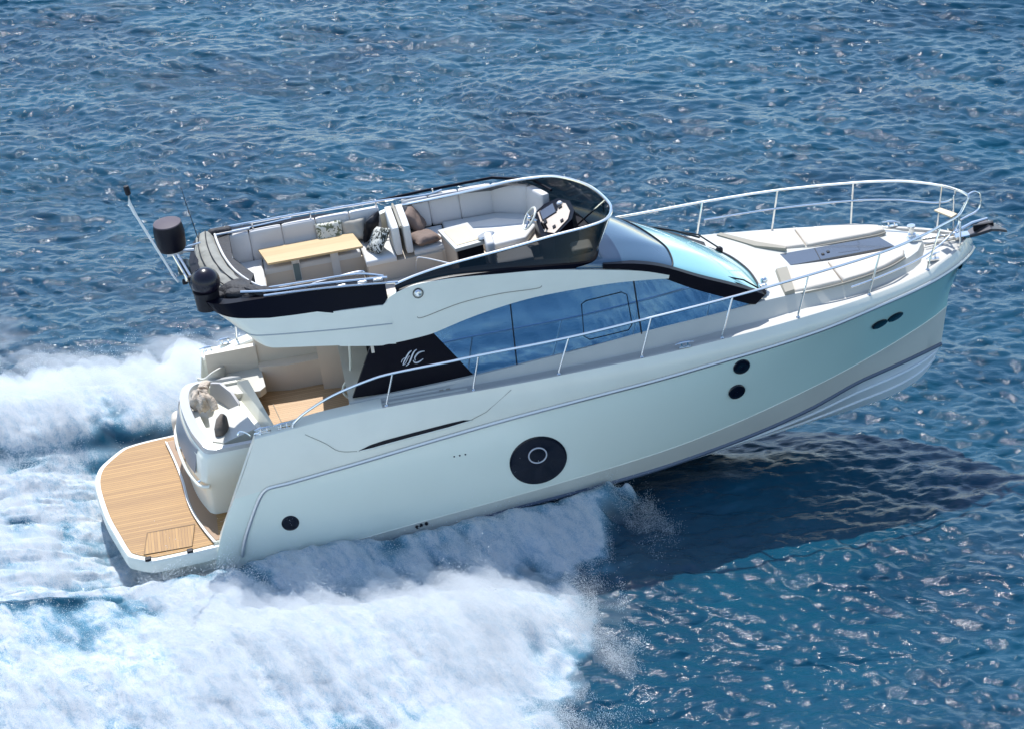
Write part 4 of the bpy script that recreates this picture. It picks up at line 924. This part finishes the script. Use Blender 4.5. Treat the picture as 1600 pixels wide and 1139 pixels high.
# ------------------------------------------------------------------ flybridge furniture
def back(p, q_, z0, z1, th, name='sofa_back', m=CUSH, tilt=.0):
    """upholstered back cushion between plan points p and q_"""
    p, q_ = np.array(p, float), np.array(q_, float); c = (p+q_)/2; L_ = np.linalg.norm(q_-p); a = math.atan2(q_[1]-p[1], q_[0]-p[0])
    Mx = np.array(Matrix.Rotation(a, 3, 'Z') @ Matrix.Rotation(tilt, 3, 'X'))
    return part(MB().rbox((c[0], c[1], (z0+z1)/2), (L_-.008, th, z1-z0), .028, Mx, 5, puff=.006), name, m, angle=60)
seg = [2.86, 3.32, 3.86, 4.42, 4.98, 5.48]
for a, b in zip(seg, seg[1:]): back((a, 1.13), (b, 1.13), 3.80, 4.32, .15, tilt=-.12)
back((2.93, 1.05), (2.96, .22), 3.80, 4.33, .10, m=CU2); back((2.96, .20), (3.22, -.55), 3.80, 4.31, .10, m=CU2)
def seat(poly, z0, z1, name='sofa_seat', m=CUSH): return pad(dense(poly, 3), z0, z1, name, m)
seat([(2.90, 1.05), (3.45, 1.05), (3.45, .50), (3.45, .0), (2.93, .05)], 3.74, 3.84, m=CU2); seat([(3.46, 1.05), (5.05, 1.05), (5.05, .62), (3.46, .62)], 3.74, 3.84, m=CU2)
seat([(2.93, .04), (3.45, .0), (3.45, -.45), (3.12, -.60)], 3.74, 3.84, m=CU2)
part(MB().prism([(3.36, 1.1), (5.6, 1.1), (5.6, .64), (3.46, .62), (3.44, -.42), (3.36, -.5)], 3.44, 3.74), 'sofa_base', INTER)
part(MB().rbox((3.62, -.52, 3.76), (.66, .07, .22), .02), 'low_backrest', mat('pinkish grey trim', (.52, .47, .45), .6))
seat([(5.05, 1.05), (5.60, 1.05), (5.60, .18), (5.10, .16)], 3.76, 3.86, m=CU2)
part(MB().prism([(5.07, 1.05), (6.35, 1.05), (6.35, .22), (5.12, .20)], 3.44, 3.76), 'sofa_base', INTER)
back((5.62, 1.08), (5.66, .20), 3.84, 4.34, .12, m=CU2); back((5.80, 1.08), (5.84, .20), 3.84, 4.34, .12, m=CU2)
part(MB().tube([(5.71, 1.10, 4.34), (5.75, .20, 4.34)], .022, 6), 'divider_trim', TAUPE)
seat([(5.88, 1.02), (6.45, 1.02), (6.40, .26), (5.90, .24)], 3.76, 3.86, m=CU2)
part(MB().prism([(6.3, 1.02), (8.0, .75), (8.0, -.2), (7.0, -.35), (6.9, .2), (6.3, .24)], 3.44, 3.78), 'lounge_base', INTER)
seat([(6.46, 1.02), (7.35, 1.0), (7.8, .78), (7.95, .35), (7.70, -.10), (7.05, -.18), (6.92, .30), (6.50, .34)], 3.78, 3.90, 'lounge_pad', CU2)
for a, b in (((5.86, 1.13), (6.30, 1.13)), ((6.30, 1.13), (6.80, 1.13)), ((6.80, 1.13), (7.35, 1.12)), ((7.35, 1.12), (7.92, .80)), ((7.92, .80), (8.14, .35))): back(a, b, 3.84, 4.36, .15, tilt=-.1)
part(MB().tube([(5.5, 1.24, 4.38), (6.3, 1.25, 4.40), (7.4, 1.22, 4.42), (8.02, .86, 4.42), (8.26, .38, 4.40)], .025, 6), 'backrest_rail', NAVY)
# table
tbl = part(MB().prism([(3.42, .95), (4.98, .92), (5.10, .36), (3.54, .38)], 4.02, 4.055), 'flybridge_table', TABLEW)
for x in (3.98, 4.62): part(MB().box((x, .62, 3.73), (.13, .05, .58)), 'leg', CU2, tbl)
part(MB().box((3.98, .59, 3.70), (.10, .02, .30)), 'leg_box', mat('dull teal cover', (.13, .19, .2), .5), tbl)
# wet bar box
bar = part(MB().prism([(6.37, .34), (6.83, .42), (6.98, -.28), (6.54, -.36)], 3.44, 4.02), 'wet_bar', mat('cream wood grain', (.50, .40, .31), .5, var=.12))
part(MB().prism([(6.34, .38), (6.84, .46), (7.02, -.32), (6.53, -.41)], 4.02, 4.075), 'bar_top', GEL_SUN_DIM, bar)
part(MB().prism([(6.42, .31), (6.80, .37), (6.93, -.23), (6.57, -.30)], 4.075, 4.082), 'top_inlay', IVORY, bar)
part(MB().prism([(6.555, -.365), (6.975, -.285), (6.985, -.30), (6.56, -.385)], 3.46, 4.0), 'bar_door', BLACK, bar)
# helm seat with its black side bracket
hs = part(MB().rbox((7.42, -.55, 3.82), (.62, .46, .10), .04), 'helm_seat', CU2)
part(MB().rbox((7.08, -.50, 4.02), (.14, .46, .40), .06), 'seat_back', CUSH, hs)
part(MB().box((7.4, -.55, 3.6), (.34, .34, .34)), 'seat_pedestal', BLACK, hs)
part(MB().lathe([(.001, .03), (.13, .03), (.15, .0)], (7.06, -.20, 4.10), 20, (-.2, .2, 1)), 'cup_holder', STEELD, hs)
part(MB().tube([(7.03, -.28, 4.12), (7.10, -.42, 3.95), (7.16, -.70, 3.72)], [.05, .04, .06], 8), 'seat_bracket', BLACK, hs)
# helm console: black pod, beige dash, screen, wheel
hc = MB(); hc.prism([(7.86, .16), (8.10, .24), (8.34, .16), (8.52, -.15), (8.56, -.55), (8.46, -.80), (8.06, -1.02), (7.86, -.72)], 3.44, 4.20, top=[(7.90, .14, 4.16), (8.10, .20, 4.27), (8.32, .13, 4.36), (8.48, -.16, 4.42), (8.50, -.52, 4.42), (8.42, -.76, 4.39), (8.08, -.96, 4.24), (7.90, -.70, 4.16)])
pod = part(hc, 'helm_console', NAVY)
dz = lambda x: 4.16+(x-7.90)*.44+.012
dashp = [(7.96, .08), (8.12, .12), (8.28, .06), (8.41, -.18), (8.43, -.50), (8.36, -.70), (8.10, -.88), (7.96, -.64)]
part(MB().add([(x, y, dz(x)) for x, y in dashp], [tuple(range(8))]).add([(x, y, dz(x)-.03) for x, y in dashp], [tuple(range(8))]), 'dashboard', mat('beige dashboard', (.60, .50, .41), .5, var=.05), pod)
def onpod(x0, x1, y0, y1, name, m, h=.02):
    part(MB().add([(x0, y0, dz(x0)+h), (x1, y0, dz(x1)+h), (x1, y1, dz(x1)+h), (x0, y1, dz(x0)+h), (x0, y0, dz(x0)-.01), (x1, y0, dz(x1)-.01), (x1, y1, dz(x1)-.01), (x0, y1, dz(x0)-.01)], [(0, 1, 2, 3), (0, 1, 5, 4), (1, 2, 6, 5), (2, 3, 7, 6), (3, 0, 4, 7)]), name, m, pod)
onpod(8.00, 8.22, -.28, .04, 'chart_screen', SCREEN); onpod(7.985, 8.235, -.295, .055, 'screen_bezel', BLACK, .014)
onpod(8.28, 8.34, -.24, -.06, 'gauge', BLACK); onpod(8.00, 8.05, -.44, -.30, 'switch_panel', BLACK); onpod(8.10, 8.15, -.74, -.66, 'switch', BLACK); onpod(8.24, 8.29, -.70, -.62, 'switch', BLACK)
part(MB().lathe([(.05, 0), (.05, .03), (.03, .05)], (8.32, -.10, dz(8.32)), 14), 'compass', STEELD, pod)
part(MB().tube([(7.98, -.55, dz(7.98)), (7.94, -.56, dz(7.9)+.16)], .022, 6).tube([(8.02, -.62, dz(8.0)), (7.98, -.63, dz(7.96)+.15)], .02, 6), 'throttle', BLACK, pod)
wc = Vector((7.80, -.12, 4.22)); qx = Vector((-.80, 0, .60)); rot = Vector((0, 0, 1)).rotation_difference(qx).to_matrix()
ring = [tuple(wc+rot @ Vector((.19*math.cos(a), .19*math.sin(a), 0))) for a in [2*math.pi*k/28 for k in range(28)]]
wh = part(MB().tube(ring, .019, 6, closed=True), 'steering_wheel', GEL, pod)
sp_ = MB()
for k in range(3):
    a = R(90+120*k); sp_.tube([tuple(wc), tuple(wc+rot @ Vector((.19*math.cos(a), .19*math.sin(a), 0)))], .014, 5)
sp_.ball(tuple(wc), .045, 8); sp_.tube([tuple(wc), (7.97, -.12, 4.12)], .03, 6); part(sp_, 'wheel_spokes', STEEL, pod)
part(MB().rbox((8.48, -.98, 3.98), (.34, .34, .10), .05), 'dash_wing', mat('pale dash moulding', (.66, .64, .55), .5))
part(MB().rbox((7.85, -.72, 3.62), (.34, .30, .30), .08), 'footrest', mat('dark leather', (.07, .065, .06), .6))
# stair opening with its hoop rail and steps
part(MB().tube(smooth_path([(3.98, -.66, 3.46), (3.98, -.66, 3.86), (4.12, -.62, 4.02), (4.5, -.60, 4.06), (4.92, -.58, 4.08), (5.03, -.58, 4.02), (5.04, -.58, 3.7), (5.04, -.58, 3.46)], 4), .024, 8), 'stair_hoop_rail', STEEL)
part(MB().box((4.5, -.86, 3.448), (1.0, .5, .01)), 'stair_hatch', DARKIN)
part(MB().tube(smooth_path([(5.86, .12, 3.46), (5.9, -.0, 3.80), (6.0, -.02, 3.84), (6.4, -.45, 3.86)], 4), .012, 6), 'bar_rail', STEELD)
for k in range(4): part(MB().rbox((3.55+.02*k, -.74-.12*k, 4.02-.05*k), (.52-.05*k, .09, .03), .012), 'folded_slat', IVORY if k < 1 else CUSH)
for k, (x, y, w_) in enumerate(((4.02, -.62, .34), (4.10, -.84, .40))): part(MB().rbox((x, y, 3.66-.06*k), (w_, .20, .06), .02), 'stair_tread', mat('pale step moulding', (.70, .62, .55), .6))
# rails lying along both coamings: folded bimini frame
for (P_, r) in (([(3.05, -1.18, 4.42), (3.6, -1.27, 4.38), (4.3, -1.32, 4.37), (5.35, -1.33, 4.27)], .022), ([(3.5, -1.05, 4.34), (4.2, -1.14, 4.36), (4.9, -1.20, 4.36), (5.3, -1.26, 4.27)], .018), ([(3.4, -1.34, 4.36), (4.4, -1.40, 4.32), (5.5, -1.42, 4.20)], .02), ([(4.1, -1.22, 4.34), (5.0, -1.28, 4.30)], .016)):
    part(MB().tube(smooth_path(P_, 4), r, 6), 'bimini_frame_tube', STEEL if r > .017 else BLACK)
for x in (4.62, 4.95, 5.2): part(MB().rbox((x, -1.36, 4.29-.02*(x-4.6)), (.16, .05, .05), .02), 'frame_bracket', STEELD)
part(MB().tube(smooth_path([(2.72, 1.26, 4.42), (3.47, 1.22, 4.43), (4.11, 1.20, 4.43), (4.95, 1.17, 4.42), (5.58, 1.15, 4.41), (6.26, 1.14, 4.37), (6.55, 1.15, 4.40)], 4), .019, 6), 'port_side_rail', STEEL)
part(MB().tube(smooth_path([(2.78, 1.18, 4.36), (3.4, 1.24, 4.34), (4.05, 1.25, 4.36)], 4), .016, 6), 'bimini_frame_tube', STEEL)
part(MB().tube([(2.76, 1.06, 4.40), (3.35, 1.16, 4.36)], .02, 6), 'bimini_frame_tube', STEELD)
for x in (3.4, 4.36, 5.45, 6.4): part(MB().tube([(x, 1.24, 4.10), (x, 1.20, 4.43)], .013, 5), 'rail_post', STEEL)

# folded bimini top in its canvas boot, wrapped round the after end
inn_e = smooth_path([(2.74, 1.16, 4.36), (2.78, .7, 4.37), (2.86, .15, 4.37), (3.00, -.35, 4.35), (3.24, -.78, 4.30), (3.50, -1.02, 4.26)], 8)
out_e = smooth_path([(2.44, 1.22, 4.30), (2.37, .72, 4.30), (2.39, .15, 4.28), (2.52, -.45, 4.26), (2.76, -.92, 4.24), (3.20, -1.26, 4.24)], 8)
def sleeve(i0, i1, grow):
    mb = MB(); rows = []
    for i in range(i0, i1+1):
        a, c = np.array(inn_e[i]), np.array(out_e[i]); row = []; w_ = .5+.5*math.sin(i*1.3)
        for k in range(9):
            t = k/8; p = a*(1-t)+c*t; p = p+np.array([0, 0, grow+(.105+.012*w_)*math.sin(math.pi*t)**.7+.010*math.sin(7*t+i*.9)]); row.append(p)
        row.append(c+np.array([.05, .02, -.22])); row.append(a+np.array([-.02, 0, -.05])); rows.append(row)
    mb.grid(rows, cv=True); n = len(rows[0]); mb.f += [tuple(range(n)), tuple((len(rows)-1)*n+k for k in range(n))]; mb.m += [0, 0]; return mb
boot = part(sleeve(0, 30, 0), 'canvas_boot', CANVAS_G, label='grey canvas boot over the folded bimini top')
part(sleeve(29, 40, .02), 'canvas_end', CANVAS_B, boot)
for t in (.36, .70):
    part(MB().tube([np.array(a)*(1-t)+np.array(c)*t+np.array([0, 0, .118]) for a, c in zip(inn_e[:30], out_e[:30])], .010, 5), 'boot_zip', BLACK, boot)
part(MB().tube([np.array(a)+np.array([.03, 0, .03]) for a in inn_e[:38]], .020, 6), 'seat_edge_piping', CU2, boot)
for k in range(6): part(MB().tube(smooth_path([(3.15+.10*k, -.98-.03*k, 4.36-.01*k), (3.25+.10*k, -1.15, 4.38-.012*k), (3.42+.09*k, -1.24+.04*(k % 2), 4.30)], 4), [.05-.003*k]*9, 7), 'canvas_fold', CANVAS_B, boot)
part(MB().rbox((2.86, -.78, 4.12), (.5, .34, .40), .12), 'canvas_skirt', CANVAS_B, boot)
part(MB().rbox((3.15, -1.02, 4.30), (.7, .22, .16), .07, np.array(Matrix.Rotation(-.25, 3, 'Z'))), 'canvas_fold', CANVAS_B, boot)
part(MB().prism([(2.62, 1.1), (3.0, 1.1), (3.0, .2), (3.3, -.5), (3.2, -.9), (2.7, -.5), (2.55, .2)], 3.98, 4.36), 'boot_core', CANVAS_B, boot)
part(MB().rbox((2.86, 1.20, 4.38), (.40, .16, .14), .06), 'canvas_end', CANVAS_B, boot)
# radar ball, satellite dome, mast, antenna at the after end
rb = part(MB().ball((2.54, -.95, 4.60), .235, 18), 'radar_ball', mat('glossy dark dome', (.010, .008, .016), .25, spec=.4), label='dark spherical dome')
part(MB().lathe([(.19, 0), (.20, .25), (.215, .32)], (2.52, -.97, 4.16), 20), 'dome_base', BLACK, rb)
part(MB().rbox((2.42, -.95, 4.30), (.10, .24, .24), .04), 'dome_foot', CUSH, rb)
sd = MB().lathe([(.22, -.26), (.235, -.20), (.245, -.05), (.25, .0), (.24, .12), (.225, .18)], (2.09, .30, 4.94), 26)
sdo = part(sd, 'satellite_dome', mat('dark navy dome plastic', (.004, .004, .010), .4, spec=.2), label='dark dome with a flat purple grey lid', angle=30)
part(MB().lathe([(.228, 0), (.225, .02), (.15, .035), (.001, .04)], (2.09, .30, 5.12), 26), 'dome_lid', mat('purple grey lid', (.10, .08, .095), .55, spec=.2), sdo)
part(MB().tube([(2.42, .35, 4.55), (2.14, .32, 4.60)], .03, 6).box((2.12, .30, 4.64), (.26, .3, .06)), 'dome_bracket', STEELD, sdo)
for dx in (0, .07): part(MB().tube([(2.10+dx, -.02, 4.70), (2.26+dx, -.42, 4.42)], .022, 6), 'bracket_arm', STEEL, sdo)
part(MB().tube([(2.3, .12, 4.74), (2.55, .18, 4.74)], .016, 6), 'bracket_arm', STEEL, sdo)
part(MB().prism([(2.18, .25), (2.5, .3), (2.6, -.6), (2.3, -.55)], 4.26, 4.36), 'stern_shelf', BLACK)
part(MB().rbox((2.22, .0, 4.46), (.20, .32, .16), .05), 'junction_box', mat('dark green box', (.03, .05, .05), .4))
for k in range(7):
    part(MB().rbox((2.20+.05*k, -.25-.08*k+.05*(k % 2), 4.32+.06*(k % 3)), (.09, .09, .08), .025), 'bracket_fitting', STEEL if k % 2 else BLACK)
ms = part(MB().tube([(2.10, -.30, 4.36), (2.05, -.30, 4.46), (1.68, -.30, 5.60), (1.63, -.30, 5.75)], [.018, .018, .022, .024], 6).tube([(1.66, -.30, 5.66), (1.61, -.30, 5.85), (1.62, -.30, 6.02)], [.024, .03, .018], 6), 'stern_mast', mat('white mast', (.75, .75, .72), .4))
part(MB().lathe([(.04, 0), (.045, .02), (.045, .13), (.04, .15), (.001, .155)], (1.62, -.30, 6.02), 14, (-.08, 0, 1)), 'anchor_light', BLACK, ms)
part(MB().tube([(2.50, .98, 4.45), (2.44, .95, 5.0), (2.40, .92, 5.42)], [.008, .006, .004], 5), 'whip_antenna', BLACK)

# ------------------------------------------------------------------ loose things lying on the boat
def loose(mb, name, mats, loc, label, cat, group=None, rot=None, angle=60):
    Mx = ROOTM @ Matrix.Translation(loc)
    if rot is not None: Mx = Mx @ rot
    o = mb.build(name, mats, None, angle=angle, matrix=Mx); o['label'] = label; o['category'] = cat
    if group: o['group'] = group
    return o
def pillow(w=.44, h=.44, t=.16):
    mb = MB(); n = 14; rows_t, rows_b = [], []
    for i in range(n+1):
        a, b_ = [], []
        for j in range(n+1):
            u, v = -1+2*i/n, -1+2*j/n; k = ((1-u**4)*(1-v**4))**.5; pinch = 1-.10*(1-abs(u*v))*0
            ex = 1-.07*(1-v*v)*0; x = u*w/2*(1-.06*(1-abs(v))**1.0*abs(u)); y = v*h/2*(1-.06*(1-abs(u))*abs(v))
            wr = .006*math.sin(9*u+4*v)
            a.append((x, y, t/2*k+wr*k)); b_.append((x, y, -t/2*k+wr*k))
        rows_t.append(a); rows_b.append(b_[::-1])
    mb.grid(rows_t); mb.grid(rows_b); return mb
Rx, Ry, Rz = (lambda a: Matrix.Rotation(R(a), 4, 'X')), (lambda a: Matrix.Rotation(R(a), 4, 'Y')), (lambda a: Matrix.Rotation(R(a), 4, 'Z'))
PG = 'scatter cushions on the flybridge sofas'
loose(pillow(.46, .46, .15), 'pillow', FLORAL, (5.36, .52, 4.03), 'cream square cushion with black floral print leaning on the sofa divider', 'cushion', PG, Rz(12) @ Ry(-48) @ Rz(20))
loose(pillow(.42, .42, .14), 'pillow', BLACK, (5.30, .90, 4.10), 'plain black cushion standing behind the floral printed one', 'cushion', PG, Rz(-35) @ Ry(-75))
loose(pillow(.44, .40, .14), 'pillow', LEAFY, (4.62, .99, 4.08), 'cream cushion with olive leaf print against the back, aft of the other', 'cushion', PG, Rx(68))
loose(pillow(.40, .36, .13), 'pillow', mat('cream tan blotched print', (.62, .55, .45), .9, var=.35), (5.02, .99, 4.07), 'cream and tan blotched cushion beside the black cushion', 'cushion', PG, Rz(-6) @ Rx(68))
loose(pillow(.46, .42, .15), 'pillow', BROWN, (6.02, .88, 4.09), 'mauve brown cushion standing upright in the sofa corner', 'cushion', PG, Rz(-20) @ Ry(58))
loose(pillow(.46, .42, .16), 'pillow', BROWN, (6.10, .45, 3.96), 'mauve brown cushion lying flat beside the wet bar', 'cushion', PG, Rz(25) @ Ry(8))
# towels bundled on the stern module
tw = MB(); g5 = np.random.default_rng(3)
rows = []
for i in range(22):
    a = math.pi*i/21; row = []
    for j in range(36):
        b_ = 2*math.pi*j/36; rr = .20*(1+.16*math.sin(5*b_+2*a)+.11*math.sin(9*b_-3*a+1)+.06*math.sin(17*b_+a))*(.9+.1*math.sin(3*a))
        row.append((rr*math.sin(a)*math.cos(b_)*.95, rr*math.sin(a)*math.sin(b_)*1.35, .17*math.cos(a)*(1+.15*math.sin(4*b_))+.15))
    rows.append(row)
tw.grid(rows, cv=True)
twp = smooth_path([(.06, .18, .26), (.10, .30, .28), (.12, .42, .22), (.10, .52, .10)], 5); tw.tube(twp, [.10-.002*k for k in range(len(twp))], 10, flat=.6)
tw.tube(smooth_path([(.0, -.05, .28), (.16, -.1, .2), (.20, -.22, .05)], 5), .07, 10, flat=.6)
loose(tw, 'towel', TOWEL, (2.02, .48, 1.62), 'crumpled beige and brown towels heaped on the stern seat', 'towel')
cu = MB(); prof = [(.02, .0), (.16, .02), (.23, .14), (.22, .30), (.13, .42), (.02, .47)]
cu.lathe(prof, (0, 0, 0), 24)
cu.v = [(x*.45, y*.85, z) for x, y, z in cu.v]
loose(cu, 'pillow', TOWELD, (2.24, -.62, 1.60), 'dark brown rounded cushion leaning on the towels at the stern', 'cushion', None, Rz(-18) @ Rx(-62))
